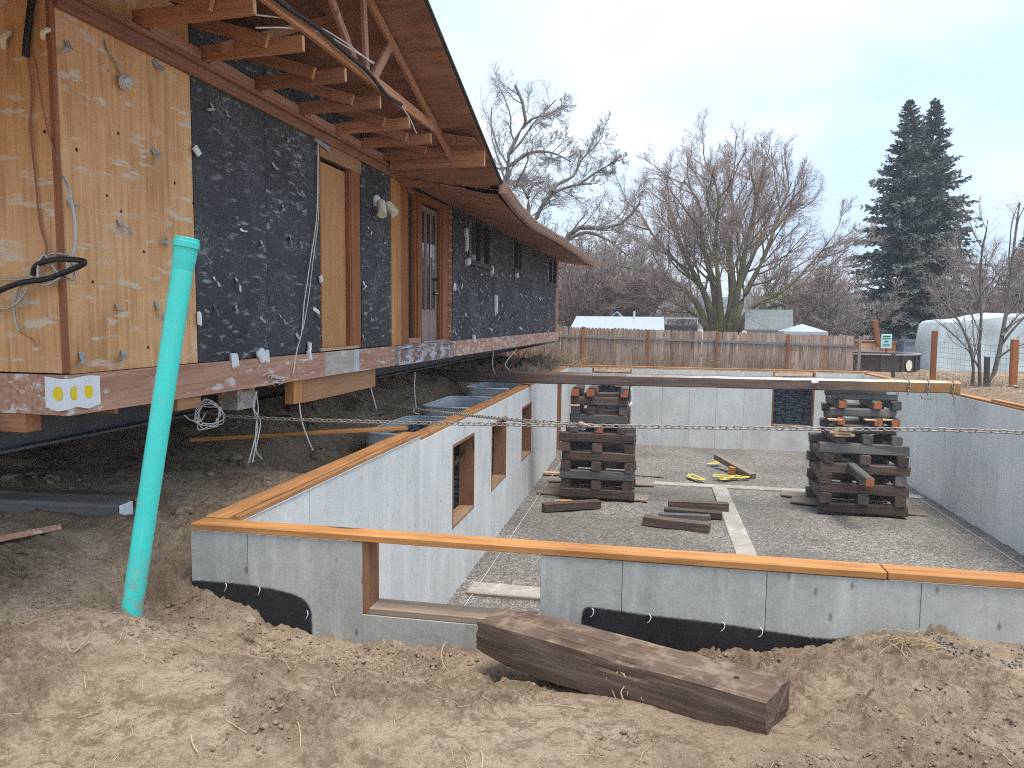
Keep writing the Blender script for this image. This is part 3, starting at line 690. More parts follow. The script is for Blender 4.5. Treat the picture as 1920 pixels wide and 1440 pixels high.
# lumber hanging below the rim
hbox('header', (-.09, -.05, 3.05, 4.95, -.27, .0), M['cut_ply']); 
hbox('blocking', (-.10, .0, 2.78, 2.95, -.25, -.02), M['fir_z']); hbox('blocking', (-.14, -.06, 2.98, 3.04, -.24, 0.), M['stain_z'])
hbox('blocking', (-.12, .01, 1.02, 1.3, -.1, -.006), M['cut_ply']); hbox('blocking', (-.9, -.3, -.02, .1, -.12, -.004), M['stain_x'])
hbox('blocking', (-.45, -.25, 2.2, 2.5, -.25, -.02), M['rim_pale'])
for i, s in enumerate(np.arange(.45, 19.6, .41)):
    hbox('floor_joist', (-8.2, -.06, s, s + .04, -.05, .1), M['stain_x'], 0)

# ledger trim and soffit framing of the front gable
hbox('ledger', (.005, .045, .01, 5.62, 2.44, 2.53), M['stain_y']); hbox('ledger', (.006, .085, .012, 5.5, 2.531, 2.565), M['stain_y'])
LOOK = [.70, 1.37, 2.1, 2.87, 3.65, 4.32, 4.98, 5.74]
for i, s in enumerate(LOOK):
    e = .88 + rnd.uniform(-.015, .02); tl = .04 + rnd.uniform(-.01, .01)
    Mt = Matrix.Translation((.02, s, 2.566)) @ Matrix.Rotation(-tl * .7, 4, 'Y')
    lo = MB().box(-.0, e, -.02, .02, 0, .115, b=.003).build('lookout', M['stain_x'], house, Mt)
    MB().box(e + .0005, e + .004, -.018, .018, .004, .111).build('cut_end', M['endgrain'], lo)
    if i < 7:
        s2 = s - .046; Mr = Matrix.Translation((.62, s2, 2.615)) @ Matrix.Rotation(.3, 4, 'Y')
        ra = MB().box(-2.4, .0, -.019, .019, 0, .1, b=.003).build('rafter_tail', M['stain_x'], house, Mr)
        MB().box(.0005, .004, -.017, .017, .004, .096).build('cut_end', M['endgrain'], ra)
for s0, s1 in zip(LOOK[:-2], LOOK[1:-1]):
    hbox('nailer', (.046, .085, s0 + .06, s1 - .05, 2.566, 2.64), M['bare_y'])
# gable truss facing the yard
def stick(name, a, b, wd, th, mat, parent=None, axis_up=(1, 0, 0)):
    """board from a to b: wd across in the truss plane, th thick"""
    a = Vector(a); b = Vector(b); d = (b - a); Ln = d.length; d.normalize(); u = Vector(axis_up); u = (u - d * u.dot(d)).normalized(); w_ = u.cross(d)
    Mt = Matrix(((d.x, w_.x, u.x, a.x), (d.y, w_.y, u.y, a.y), (d.z, w_.z, u.z, a.z), (0, 0, 0, 1)))
    return MB().box(0, Ln, -wd / 2, wd / 2, -th / 2, th / 2, b=.003).build(name, mat, parent or house, Mt)
def rpl(s): return 2.83 + .352 * (4.653 - s) if s > 2.55 else 2.83 + .352 * (4.653 - 2.55) - .352 * (2.55 - s)   # underside of the roof boards
OT = .9
stick('bottom_chord', (OT, -.6, 2.77), (OT, 4.95, 2.80), .1, .04, M['stain_x'])
stick('top_chord', (OT, 2.5, rpl(2.5) - .055), (OT, 5.3, rpl(5.3) - .055), .09, .04, M['stain_x'])
stick('top_chord', (OT, 2.6, rpl(2.6) - .055), (OT, -.9, rpl(-.9) - .055), .09, .04, M['stain_x'])
stick('web', (OT - .005, 2.55, 2.82), (OT - .005, 2.48, 3.5), .075, .036, M['bare_y'])
stick('web', (OT - .01, 2.72, 2.82), (OT - .01, 3.2, 3.32), .09, .036, M['bare_y'])
stick('web', (OT - .01, 2.32, 2.82), (OT - .01, 1.7, 3.3), .075, .036, M['bare_y'])
stick('brace', (.35, 1.2, 2.6), (.35, 2.9, 3.45), .07, .036, M['stain_x'])
for s in (1.2, 2.1, 3.0, 3.9, 4.5):
    stick('purlin', (-1.6, s, rpl(s) - .05), (.88, s, rpl(s) - .05), .04, .09, M['stain_x'], axis_up=(0, 0, 1)) if s in (9,) else None
# roof boards of the front gable, four strips each side so that the edges read
def slab(name, pts, th, mat, parent=None):
    v = [tuple(p) for p in pts] + [(p[0], p[1], p[2] + th) for p in pts]
    n = len(pts); return MB().add(v, [tuple(range(n))[::-1], tuple(range(n, 2 * n))] + [(i, (i + 1) % n, n + (i + 1) % n, n + i) for i in range(n)]).build(name, mat, parent or house)
ss = [2.55, 3.77, 4.99, 5.9]
for a, b in zip(ss[:-1], ss[1:]):
    for x0, x1 in ((-2.6, -.05), (-.045, 1.35)):
        slab('roof_board', [(x0, a + .003, rpl(a)), (x1, a + .003, rpl(a)), (x1, b - .003, rpl(b)), (x0, b - .003, rpl(b))], .016, M['sheath'])
for a, b in ((-1.6, .1), (.1, 1.3), (1.3, 2.55)):
    slab('roof_board', [(-2.6, a, rpl(a)), (1.35, a, rpl(a)), (1.35, b - .003, rpl(b)), (-2.6, b - .003, rpl(b))], .016, M['sheath'])
for a, b in ((2.55, 5.93), (-1.7, 2.55)):
    slab('shingles', [(-2.6, a, rpl(a) + .02), (1.385, a, rpl(a) + .02), (1.385, b, rpl(b) + .02), (-2.6, b, rpl(b) + .02)], .022, M['shingle'])
hbox('drip_edge', (1.37, 1.388, 0, .001, 0, .001), M['shingle'], 0) if 0 else None
hbox('sub_fascia', (.1, 1.33, 5.1, 5.14, 2.48, 2.69), M['stain_x']); MB().box(1.3305, 1.335, 5.1, 5.14, 2.485, 2.685).build('cut_end', M['endgrain'], house)
slab('soffit_board', [(.75, 4.6, 2.80), (1.3, 4.7, 2.72), (1.32, 5.1, 2.695), (.7, 5.1, 2.695)], .012, M['sheath'])
hbox('attic_wall', (-.9, -.86, -1.5, 6.5, 2.56, 3.9), M['dark'], 0)
hbox('vapour_sheet', (-.5, -.48, .1, 3.3, 2.56, 3.2), M['felt'], 0)
# main roof over the rest of the house
EV = [(5.86, 1.35, 2.40), (6.4, 1.34, 2.335), (7.0, 1.33, 2.27), (8.4, 1.32, 2.2), (10., 1.30, 2.25), (11.6, 1.29, 2.28), (15.5, 1.22, 2.33), (20.4, 1.15, 2.39)]
V = []; Fq = []
for th in (.02, .06):
    for s, x, z in EV: V += [(x + .03, s, z + th), (-4.2, s, 2.36 + .33 * 5.4 + th)]
n = len(EV)
for i in range(n - 1):
    a = 2 * i; o2 = 2 * n; Fq += [(a, a + 1, a + 3, a + 2), (o2 + a, o2 + a + 2, o2 + a + 3, o2 + a + 1), (a, a + 2, o2 + a + 2, o2 + a)]
Fq += [(0, 2 * n, 2 * n + 1, 1), (2 * n - 2, 2 * n - 1, 4 * n - 1, 4 * n - 2)]
MB().add(V, Fq).build('roof', M['shingle'], house)
slab('roof', [(-4.2, -.8, 4.15), (-4.2, 20.4, 4.15), (-9.4, 20.4, 2.3), (-9.4, -.8, 2.3)], .05, M['shingle'])
slab('roof', [(-4.2, -.8, 4.15), (1.0, -.8, 2.62), (1.0, 2.0, 2.9), (-4.2, 5.9, 4.15)], .03, M['shingle']) if 0 else None
slab('roof', [(-4.2, -.8, 4.15), (-.9, -.8, 3.2), (-.9, 5.9, 3.2), (-4.2, 5.9, 4.15)], .03, M['shingle'])
MB().add([(-4.2, HL, 4.1), (-8.4, HL, 2.4), (.0, HL, 2.5), (-4.2, HL - .05, 4.1), (-8.4, HL - .05, 2.4), (0, HL - .05, 2.5)], [(0, 1, 2), (5, 4, 3), (0, 2, 5, 3), (1, 4, 5, 2), (0, 3, 4, 1)]).build('gable_end', M['ply'], house)
MB().add([(-4.2, .0, 4.1), (-8.4, .0, 2.4), (.0, .0, 2.6), (-4.2, .05, 4.1), (-8.4, .05, 2.4), (0, .05, 2.6)], [(2, 1, 0), (3, 4, 5), (3, 5, 2, 0), (2, 5, 4, 1), (1, 4, 3, 0)]).build('gable_end', M['ply'], house)
# soffit: a broken sheet near the door, then sheets along the eave
edge = [(5.62, .03), (5.7, .16), (5.66, .3), (5.78, .42), (5.75, .56), (5.86, .66), (5.84, .82), (5.98, .9), (6.05, 1.1), (6.02, 1.28)]
def sof_z(s, x):
    e = np.interp(s, [a[0] for a in EV], [a[2] for a in EV]) - .11; xe = np.interp(s, [a[0] for a in EV], [a[1] for a in EV])
    return 2.47 + (e - 2.47) * max(0, x) / xe
V = [(x, s, sof_z(s, x)) for s, x in edge]; V2 = [(x, 7.35, sof_z(7.35, x)) for s, x in edge]; n = len(V)
MB().add(V + V2 + [(p[0], p[1], p[2] + .012) for p in V], [(i, n + i, n + i + 1, i + 1) for i in range(n - 1)] + [(i, i + 1, 2 * n + i + 1, 2 * n + i) for i in range(n - 1)]).build('soffit_panel', M['sheath'], house)
b = [7.355, 8.5, 9.75, 11., 12.3, 13.6, 15., 16.4, 17.8, 19.2, 20.38]
for s0, s1 in zip(b[:-1], b[1:]):
    xe0 = np.interp(s0, [a[0] for a in EV], [a[1] for a in EV]) - .03; xe1 = np.interp(s1, [a[0] for a in EV], [a[1] for a in EV]) - .03
    for f0, f1 in ((.0, .5), (.5, .98)):
        jz = rnd.uniform(-.006, .006)
        slab('soffit_panel', [(xe0 * f0 + .004, s0, sof_z(s0, xe0 * f0) + jz), (xe0 * f1 - .004, s0, sof_z(s0, xe0 * f1) + jz), (xe1 * f1 - .004, s1 - .006, sof_z(s1, xe1 * f1) + jz), (xe1 * f0 + .004, s1 - .006, sof_z(s1, xe1 * f0) + jz)], .01, M['sheath'])
stick('torn_strip', (.1, 5.66, 2.5), (.95, 5.95, 2.40), .06, .015, M['sheath'], axis_up=(0, 0, 1)); stick('torn_strip', (.3, 5.72, 2.46), (1.3, 6.15, 2.36), .08, .012, M['sheath'], axis_up=(.2, 0, 1))
stick('lookout', (.05, 5.95, 2.5), (1.2, 5.95, 2.42), .09, .04, M['stain_x'], axis_up=(0, 1, 0))
# fascia gutter, ogee profile, in three lengths
prof = [(-.015, -.12), (.045, -.12), (.075, -.085), (.085, -.045), (.1, -.02), (.1, .0), (.09, .0), (.088, -.018), (.06, -.03), (-.015, -.03)]
def ev(s): return np.interp(s, [a[0] for a in EV], [a[1] for a in EV]), np.interp(s, [a[0] for a in EV], [a[2] for a in EV])
for s0, s1 in ((5.9, 8.38), (8.4, 14.2), (14.22, 20.42)):
    st = np.linspace(s0, s1, 9); v = []; n = len(prof)
    for s in st:
        x, z = ev(s); v += [(x + p[0], s, z + p[1] + .015) for p in prof]
    f = [(k * n + i, k * n + (i + 1) % n, (k + 1) * n + (i + 1) % n, (k + 1) * n + i) for k in range(8) for i in range(n)] + [tuple(range(n))[::-1], tuple(8 * n + i for i in range(n))]
    MB().add(v, f).build('gutter', M['gutter'], house)
hbox('gutter_end', (1.33, 1.44, 5.885, 5.898, 2.28, 2.41), M['gutter'])

# plywood door infill between the black sheets, set back in its reveal
hbox('door_panel', (-.06, -.045, 3.40, 4.09, .285, 2.26), M['birch'])
hbox('jamb', (-.11, .006, 4.095, 4.13, .27, 2.28), M['trimwood']); hbox('jamb', (-.11, .006, 3.372, 3.398, .27, 2.28), M['trimwood'])
hbox('jamb', (-.02, .012, 4.132, 4.38, .25, 2.30), M['trimwood'])
hbox('door_head', (-.11, .02, 3.375, 4.4, 2.29, 2.45), M['cut_ply'])
hbox('door_sill', (-.11, .03, 3.32, 4.28, .252, .284), M['newwood'])
MB().tube([(-.085, 3.44, 1.22), (-.05, 3.44, 1.22), (-.045, 3.44, 1.22)], [.012, .012, .02], 8).build('door_knob', M['yellow'], house, smooth=True)
# entrance: studs, side panel, sidelight, door
for k, (a, c_) in enumerate(((5.37, 5.5), (5.505, 5.62), (5.625, 5.76))): hbox('stud', (-.1, .012 - .01 * k, a, c_, .235, 2.44), M['fir_z'])
hbox('side_panel', (-.1, -.02, 5.765, 6.06, .235, 2.4), M['trimwood'])
sl = hbox('sidelight', (-.12, -.03, 6.065, 6.12, .235, 2.38), M['trimwood']); hbox('mullion', (-.12, -.03, 6.38, 6.45, .235, 2.38), M['trimwood'], parent=sl)
hbox('pane', (-.1, -.092, 6.12, 6.38, .3, 2.34), M['glass'], 0, sl); hbox('sill', (-.12, .02, 6.0, 6.5, .235, .32), M['bare_y'], parent=sl)
hbox('head', (-.12, -.03, 6.065, 6.7, 2.381, 2.44), M['trimwood'], parent=sl); hbox('mullion', (-.12, .0, 6.45, 6.62, .235, 2.38), M['trimwood'], parent=sl)
door = hbox('front_door', (-.11, -.065, 6.63, 7.5, .262, 2.3), M['doorwood'])
for a in (6.72, 6.98, 7.24):
    hbox('glass_strip', (-.066, -.058, a, a + .16, .75, 2.2), M['glass'], 0, door)
    for q in (a - .02, a + .16): hbox('bead', (-.064, -.05, q, q + .02, .73, 2.22), M['doorwood'], parent=door)
for z in (1.0, 1.22):
    MB().tube([(-.065, 7.42, z), (-.02, 7.42, z), (-.015, 7.42, z)], [.022, .022, .03], 10).build('door_knob', M['black'], door, smooth=True)
MB().tube([(-.02, 7.42, 1.0), (-.015, 7.3, 1.0)], .012, 6).build('lever', M['galv'], door, smooth=True)
hbox('letter_plate', (-.05, -.045, 7.13, 7.19, 1.55, 1.75), M['white'], parent=door)
hbox('threshold', (-.15, .02, 6.63, 7.72, .22, .261), M['rim_pale'])
hbox('jamb', (-.12, -.01, 7.52, 7.58, .262, 2.34), M['trimwood']); hbox('jamb', (-.1, .012, 7.585, 7.84, .225, 2.44), M['trimwood']); hbox('door_head', (-.12, .0, 6.63, 7.58, 2.34, 2.44), M['trimwood'])
hbox('door_stop', (-.12, -.06, 7.503, 7.518, .262, 2.34), M['dark'])
ms = hbox('mortar_strip', (-.02, .004, 7.845, 8.1, .225, 2.46), M['stain_z'])
for k in range(24): hbox('mortar_ridge', (.004, .016 + rnd.uniform(0, .012), 7.87 + rnd.uniform(0, .03), 8.06 + rnd.uniform(-.03, .02), .28 + k * .09, .31 + k * .09 + rnd.uniform(0, .014)), M['bare_y'] if k % 3 else M['stain_z'], .004, ms)
# windows
def window(s0, s1, z0, z1, mul):
    fr = MB(); d = .05
    fr.box(-.07, .03, s0, s0 + d, z0, z1, b=.003); fr.box(-.07, .03, s1 - d, s1, z0, z1, b=.003); fr.box(-.07, .03, s0 + d, s1 - d, z0, z0 + d, b=.003); fr.box(-.07, .03, s0 + d, s1 - d, z1 - d, z1, b=.003)
    wn = fr.build('window', M['winframe'], house)
    for m_ in mul: hbox('mullion', (-.06, .026, m_ - .03, m_ + .03, z0 + d, z1 - d), M['winframe'], parent=wn)
    cuts = [s0 + d] + [m_ for m_ in mul] + [s1 - d]
    for a, c_ in zip(cuts[:-1], cuts[1:]): hbox('pane', (-.03, -.024, a + (.03 if a in mul else 0), c_ - (.03 if c_ in mul else 0), z0 + d, z1 - d), M['glass'], 0, wn)
    hbox('sill', (.0, .075, s0 - .06, s1 + .06, z0 - .06, z0 - .002), M['winframe'], parent=wn)
    hbox('curtain', (-.13, -.12, s0 + .6 * (s1 - s0), s1 - .06, z0, z1), M['paper'], 0, wn)
    for side in (s0 - .045,):
        for k in range(int((z1 - z0) / .05)):
            hbox('caulk_lump', (.004, .02 + rnd.uniform(0, .015), side + rnd.uniform(-.02, .01), side + .04, z0 + .05 * k, z0 + .05 * k + rnd.uniform(.03, .05)), M['insul'], .006, wn)
window(9.2, 10.63, 1.64, 2.46, [9.95]); window(12.92, 13.86, 1.74, 2.46, [13.5]); window(17.75, 19.4, 1.65, 2.44, [18.55])

# floodlight with two cans beside the entrance
fl = MB().tube([(.004, 4.86, 2.06), (.02, 4.86, 2.06), (.05, 4.86, 2.06), (.06, 4.86, 2.06)], [.075, .075, .06, .03], 14).build('floodlight', M['white'], house, smooth=True)
for a, c_ in (((.1, 4.80, 2.03), (.16, 4.70, 1.86)), ((.13, 4.93, 2.03), (.24, 4.92, 1.9))):
    MB().tube([(.05, 4.86, 2.06), a], .018, 8).build('swivel', M['white'], fl, smooth=True)
    MB().tube([a, np.array(a) * .35 + np.array(c_) * .65, c_, np.array(a) * .02 + np.array(c_) * .98], [.05, .058, .06, .05], 18).build('lamp_can', M['cream'], fl)
# junction box with loose wires on the plywood
jb = MB().tube([(.003, .55, 2.17), (.03, .55, 2.17), (.05, .56, 2.16), (.052, .56, 2.16)], [.03, .055, .052, .042], 9).build('junction_box', M['galv'], house)
MB().tube(spline([(.052, .56, 2.16), (.09, .6, 2.15), (.08, .58, 2.12), (.06, .53, 2.15)], 5), .005, 5).build('wire', M['wirew'], jb)
MB().tube(spline([(.06, .56, 2.15), (.085, .58, 2.12), (.07, .6, 2.1)], 5), .006, 5).build('wire', M['dot'], jb)
MB().tube(spline([(.005, .42, 2.4), (.015, .43, 2.34), (.02, .5, 2.27), (.02, .53, 2.22)], 5), .006, 5).build('wire', M['insul'], jb)

# torn tabs of the old wall foil: bent strips on nails, four shapes shared by all
tabs = []
for k in range(5):
    a = rnd.uniform(.025, .05); mb = MB(); ww = rnd.uniform(.008, .016)
    P_ = spline([(.003, 0, a), (.012, rnd.uniform(-.01, .01), a * .4), (.03 + .01 * rnd.random(), rnd.uniform(-.015, .02), -.1 * a), (.02, rnd.uniform(.0, .05), -a * rnd.uniform(.3, .9))], 3); n = len(P_)
    v = [tuple(p + np.array((0, -ww, ww * .3))) for p in P_] + [tuple(p + np.array((0, ww, -ww * .3))) for p in P_]
    mb.add(v, [(i, i + 1, n + i + 1, n + i) for i in range(n - 1)]); tabs.append(mb.mesh('torn_tab'))
tabm = {k: [t.copy() for t in tabs] for k in ('white', 'grey_tab')}
def put_tab(parent, s, z, mat, size=1.):
    Mt = Matrix.Translation((.004, s, z)) @ Matrix.Rotation(rnd.uniform(-.9, .9), 4, 'X') @ Matrix.Diagonal((size, size * rnd.choice((-1, 1)), size, 1))
    link('torn_tab', rnd.choice(tabm[mat]), M[mat], parent, Mt)
for s, z in [(.1, 2.22), (.9, 2.36), (.86, 1.75), (.08, 1.28), (.5, 1.2), (.93, 1.14), (.42, .66), (.82, .64), (.45, .33), (.1, .33)]: put_tab(pA, s, z, 'grey_tab', 1.6)
def panel_at(s, z):
    for p in felts:
        ys = [v.co.y for v in p.data.vertices]; zs = [v.co.z for v in p.data.vertices]
        if min(ys) < s < max(ys) and min(zs) < z < max(zs): return p
for z in (2.25, 1.95, 1.62, 1.3, .95, .62, .38):
    for s in np.arange(1.5, 5.3, .36):
        if rnd.random() < .5:
            q = (s + rnd.uniform(-.14, .14), z + rnd.uniform(-.06, .06)); p = panel_at(*q)
            if p is not None: put_tab(p, *q, rnd.choice(('white', 'grey_tab', 'grey_tab')), rnd.uniform(1., 1.7))
for z in (2.2, 1.55, 1.2, .98, .62, .33):
    for s in np.arange(8.35, 19.3, .42):
        if rnd.random() < .45:
            q = (s + rnd.uniform(-.2, .2), z + rnd.uniform(-.08, .08)); p = panel_at(*q)
            if p is not None: put_tab(p, *q, rnd.choice(('white', 'grey_tab', 'grey_tab')), rnd.uniform(1.1, 2.))
# lumps of white foam hanging on
def lump(s, z, a, b, o=.03, mat='white', tilt=0.):
    g = np.random.default_rng(int(s * 1000 + z * 77)); mb = MB().box(-.45 * a, .55 * a, -a, a * .8, -b, b, b=min(a, b) * .3)
    mb.v = [tuple(np.array(v) * (1 + g.normal(0, .10, 3))) for v in mb.v]
    mb.build('foam_lump', M[mat], house, Matrix.Translation((o, s, z)) @ Matrix.Rotation(tilt, 4, 'X'))
for px, py, a, b, t in [(437, 676, .05, .06, .1), (488, 666, .06, .06, .5), (498, 668, .035, .06, .2), (579, 650, .03, .045, 0), (578, 665, .035, .05, .3), (372, 598, .022, .05, 0), (367, 283, .03, .04, .8), (600, 523, .03, .035, .4),
                        (929, 571, .07, .2, .15), (921, 507, .08, .1, .4), (887, 634, .06, .06, 0), (851, 538, .05, .06, 0), (968, 516, .09, .07, 0), (876, 491, .09, .06, .3), (874, 455, .06, .16, 0), (873, 435, .07, .08, 0)]:
    q = hp(px, py, .02); lump(q[1], q[2], a, b, .03, tilt=t)
q = hp(28, 62, 0, s=-.03); 
for px, py, a, b in ((10, 72, .03, .055), (83, 62, .026, .03)):
    q = hp(px, py, 0, s=-.04); MB().tube(spline([(q[0] - a, -.02, q[2] - b), (q[0], -.05, q[2]), (q[0] + a, -.02, q[2] + b)], 4), [.008] + [a * .6] * 7 + [.006], 7).build('foam_lump', M['cream'], house)
slab('insulation_flap', [(.005, 3.25, 2.41), (.03, 3.25, 2.41), (.04, 3.55, 2.36), (.005, 3.55, 2.40)], .05, M['insul'])

# cables on the house: gable corner bundle, drop wires, truss cable
def cable(name, pts, r, mat, S=7): return MB().tube(spline(pts, 7), r, S).build(name, M[mat], house, smooth=True)
def gp(px, py, out=.05): q = hp(px, py, 0, s=-out - .014); return (q[0], q[1], q[2])
cable('service_cable', [gp(-40, 570, .14), gp(0, 545, .12), gp(40, 530, .1), gp(90, 522, .1), gp(140, 503, .12), gp(158, 491, .12), gp(130, 486, .1), gp(95, 488, .08), gp(68, 498, .06), gp(62, 515, .05)], .017, 'black', 9)
cable('flex_conduit', [gp(118, 332, .03), gp(130, 360, .04), gp(141, 420, .05), gp(139, 470, .07), gp(122, 510, .1), gp(95, 532, .1), gp(75, 530, .08), gp(72, 500, .07), gp(85, 478, .06), gp(108, 510, .06), gp(135, 525, .07), gp(140, 505, .06), gp(125, 487, .06)], .0085, 'flex')
cable('flex_conduit', [gp(-30, 525, .06), gp(20, 524, .06), gp(60, 520, .05), gp(72, 490, .05), gp(100, 475, .05), gp(128, 478, .05)], .007, 'flex')
cable('flex_conduit', [gp(-30, 580, .06), gp(15, 578, .06), gp(40, 560, .06), gp(52, 535, .06), gp(36, 540, .05), gp(26, 575, .05), gp(30, 605, .04), gp(36, 622, .03)], .008, 'flex')
cable('ground_wire', [gp(36, 622, .03), gp(50, 630, .03), gp(64, 640, .03), gp(66, 650, .03)], .003, 'copper', 5)
cable('ground_wire', [gp(52, 100, .02), gp(60, 170, .015), (gp(57, 240, .015)), gp(66, 330, .015), gp(75, 420, .015), gp(88, 468, .02), gp(70, 495, .03)], .006, 'copper', 5)
cable('ground_wire', [gp(66, 110, .02), gp(86, 230, .015), gp(104, 290, .015), gp(116, 332, .02)], .004, 'copper', 5)
cable('service_cable', [gp(62, -20, .03), gp(57, 20, .03), gp(50, 80, .03), gp(48, 106, .03)], .02, 'black', 9)
def wp(px, py, o=.03): q = hp(px, py, o); return (q[0], q[1], q[2])
cable('drop_wire', [wp(596, 262), wp(594, 400), wp(583, 480), wp(570, 570), wp(566, 620), wp(556, 660), wp(549, 703, .05)], .0065, 'wirew')
cable('drop_wire', [wp(597, 262, .02), wp(597, 400, .02), wp(589, 470), wp(578, 560), wp(568, 618)], .005, 'wirew')
for pts in ([(481, 733), (474, 760), (483, 800), (476, 830), (466, 868)], [(479, 735), (484, 765), (480, 800), (478, 840), (473, 868)], [(482, 733), (476, 765), (488, 790), (484, 820), (480, 845), (492, 862)]):
    cable('drop_wire', [wp(x, y, -.06) for x, y in pts], .0055, 'wirew')
cable('drop_wire', [wp(563, 720, -.04), wp(561, 750, -.02), wp(566, 790, .02), wp(578, 825, .06), wp(587, 845, .08)], .007, 'wirew')
cable('drop_wire', [wp(778, 698, -.1), wp(777, 730, -.1), wp(780, 765, -.1)], .009, 'wirew'); cable('drop_wire', [wp(780, 765, -.1), wp(775, 772, -.08), wp(786, 776, -.1), wp(780, 762, -.06)], .008, 'wirew')
cable('drop_wire', [wp(690, 700, -.06), wp(697, 735, -.06), wp(706, 768, -.05)], .009, 'wirew')
cable('drop_wire', [wp(925, 655, -.1), wp(924, 690, -.1), wp(935, 708, -.1), wp(948, 706, -.1), wp(955, 694, -.1), wp(947, 684, -.1), wp(960, 664, -.1), wp(968, 655, -.1)], .012, 'wirew')
for k in range(7):
    g = np.random.default_rng(k + 60); th0 = g.uniform(0, 6.28)
    loop = [wp(392 + 24 * math.cos(th0 + a) + g.normal(0, 4), 776 + 24 * math.sin(th0 + a) + g.normal(0, 4), -.12 + g.normal(0, .02)) for a in np.linspace(0, 5.6, 8)]
    cable('drop_wire', loop, .004, 'wirew', 5)
cable('drop_wire', [wp(345, 778, -.1), wp(358, 788, -.1), wp(375, 790, -.1), wp(385, 775, -.1)], .004, 'wirew', 5)
for k in range(5):
    g = np.random.default_rng(k + 90)
    cable('drop_wire', [wp(503 + g.normal(0, 5), 710 + g.normal(0, 4), .04), wp(518 + g.normal(0, 9), 706 + g.normal(0, 5), .06), wp(535 + g.normal(0, 8), 712 + g.normal(0, 5), .05), wp(512 + g.normal(0, 6), 716 + g.normal(0, 5), .04)], .004, 'wirew', 5)
def tp(px, py, o=.96): q = hp(px, py, o); return (q[0], q[1], q[2])
cable('feed_cable', [tp(470, -40), tp(540, 15), tp(600, 55), tp(640, 92), tp(690, 135), tp(725, 178), tp(752, 196)], .018, 'black', 8)
cable('feed_wire', [tp(752, 196), tp(768, 222), tp(776, 240), tp(781, 250)], .007, 'wirew')
cable('feed_wire', [tp(480, 28, .8), tp(520, 32, .85), tp(575, 40, .93), tp(640, 75), tp(700, 120)], .006, 'wirew'); cable('feed_wire', [tp(480, 52, .8), tp(540, 52, .85), tp(600, 60, .93), tp(650, 88), tp(702, 118)], .006, 'wirew')

# the notice with three yellow dots, wrapped round the corner of the rim board
def rimp(px, py):
    q = hp(px, py, 0, s=-.036)
    if q[0] <= .036: return (q[0], -.036, q[2])
    q = hp(px, py, .036); return (.037, q[1], q[2])
Z1 = .235; Z0 = .04
nm = []
for i in range(13):
    t = i / 12; w_ = -.155 + .405 * t      # distance along the sheet from the corner
    nm.append((w_, .006 + .012 * abs(math.sin(t * 7))))
def sheet_pt(w_, o): return (min(w_, 0) + .036 + (o if w_ > 0 else 0), max(w_, 0) - .036 - (o if w_ <= 0 else 0), 0)
V = []
for w_, o in nm:
    p = sheet_pt(w_, o); V += [(p[0], p[1], Z0 + .01 * math.sin(w_ * 30)), (p[0], p[1], Z1 - .006 * math.cos(w_ * 22))]
V = [tuple(HM @ Vector(v)) for v in V]; n = len(nm)
notice = MB().add(V, [(2 * i, 2 * i + 2, 2 * i + 3, 2 * i + 1) for i in range(n - 1)]).build('notice_sheet', M['paper'])
tag(notice, 'white paper notice with three yellow dots on the house corner', 'notice')
for w_ in (-.05, .05, .15):
    p = sheet_pt(w_, .008 + .012 * abs(math.sin((w_ + .155) / .405 * 7))); nrm = (0, -1, 0) if w_ <= 0 else (1, 0, 0); cz = .138; V = []
    for k in range(24):
        a = 2 * math.pi * k / 24; d = (.036 * math.cos(a), 0, .044 * math.sin(a)) if w_ <= 0 else (0, .036 * math.cos(a), .044 * math.sin(a))
        V.append(tuple(HM @ Vector((p[0] + d[0], p[1] + d[1], cz + d[2]))))
    MB().add(V, [tuple(range(24))]).build('yellow_dot', M['dot'], notice)

# ================================================================== TIMBERS, CRIBS, BEAMS
def timber_mesh(Ln, w_, h_, ch=.02, jit=.004, rings=3, seed=0):
    g = np.random.default_rng(seed); cs = [(-w_ / 2 + ch, -h_ / 2), (w_ / 2 - ch, -h_ / 2), (w_ / 2, -h_ / 2 + ch), (w_ / 2, h_ / 2 - ch), (w_ / 2 - ch, h_ / 2), (-w_ / 2 + ch, h_ / 2), (-w_ / 2, h_ / 2 - ch), (-w_ / 2, -h_ / 2 + ch)]
    V = []
    for k in range(rings):
        x = -Ln / 2 + Ln * k / (rings - 1)
        V += [(x + (g.normal(0, jit * 1.5) if k in (0, rings - 1) else 0), a + g.normal(0, jit), b + g.normal(0, jit * .6)) for a, b in cs]
    Fq = [(k * 8 + i, k * 8 + (i + 1) % 8, (k + 1) * 8 + (i + 1) % 8, (k + 1) * 8 + i) for k in range(rings - 1) for i in range(8)]
    return MB().add(V, Fq + [tuple(range(8))[::-1], tuple((rings - 1) * 8 + i for i in range(8))]).mesh('crib_timber')
ORD = ['bottom', 'second', 'third', 'fourth', 'fifth', 'sixth', 'seventh', 'eighth', 'ninth', 'tenth', 'eleventh', 'twelfth', 'thirteenth']
_tm = {}
def tmesh(Ln, sz, grey, var):
    k = (round(Ln, 2), sz, grey, var)
    if k not in _tm:
        me_ = timber_mesh(Ln, sz, sz, .022, .005, 3, hash(k) % 9999 if False else int(Ln * 100) + int(sz * 1000) + 7 * var + grey); me_.materials.append(M['crib_grey' if grey else 'crib']); _tm[k] = me_
    return _tm[k]
def end_cap(o, Ln, sz, side):
    MB().box(side * Ln / 2 + (.001 if side > 0 else -.012), side * Ln / 2 + (.012 if side > 0 else -.001), -sz / 2 + .012, sz / 2 - .012, -sz / 2 + .012, sz / 2 - .012, b=.004).build('painted_end', M['crib_end'], o)
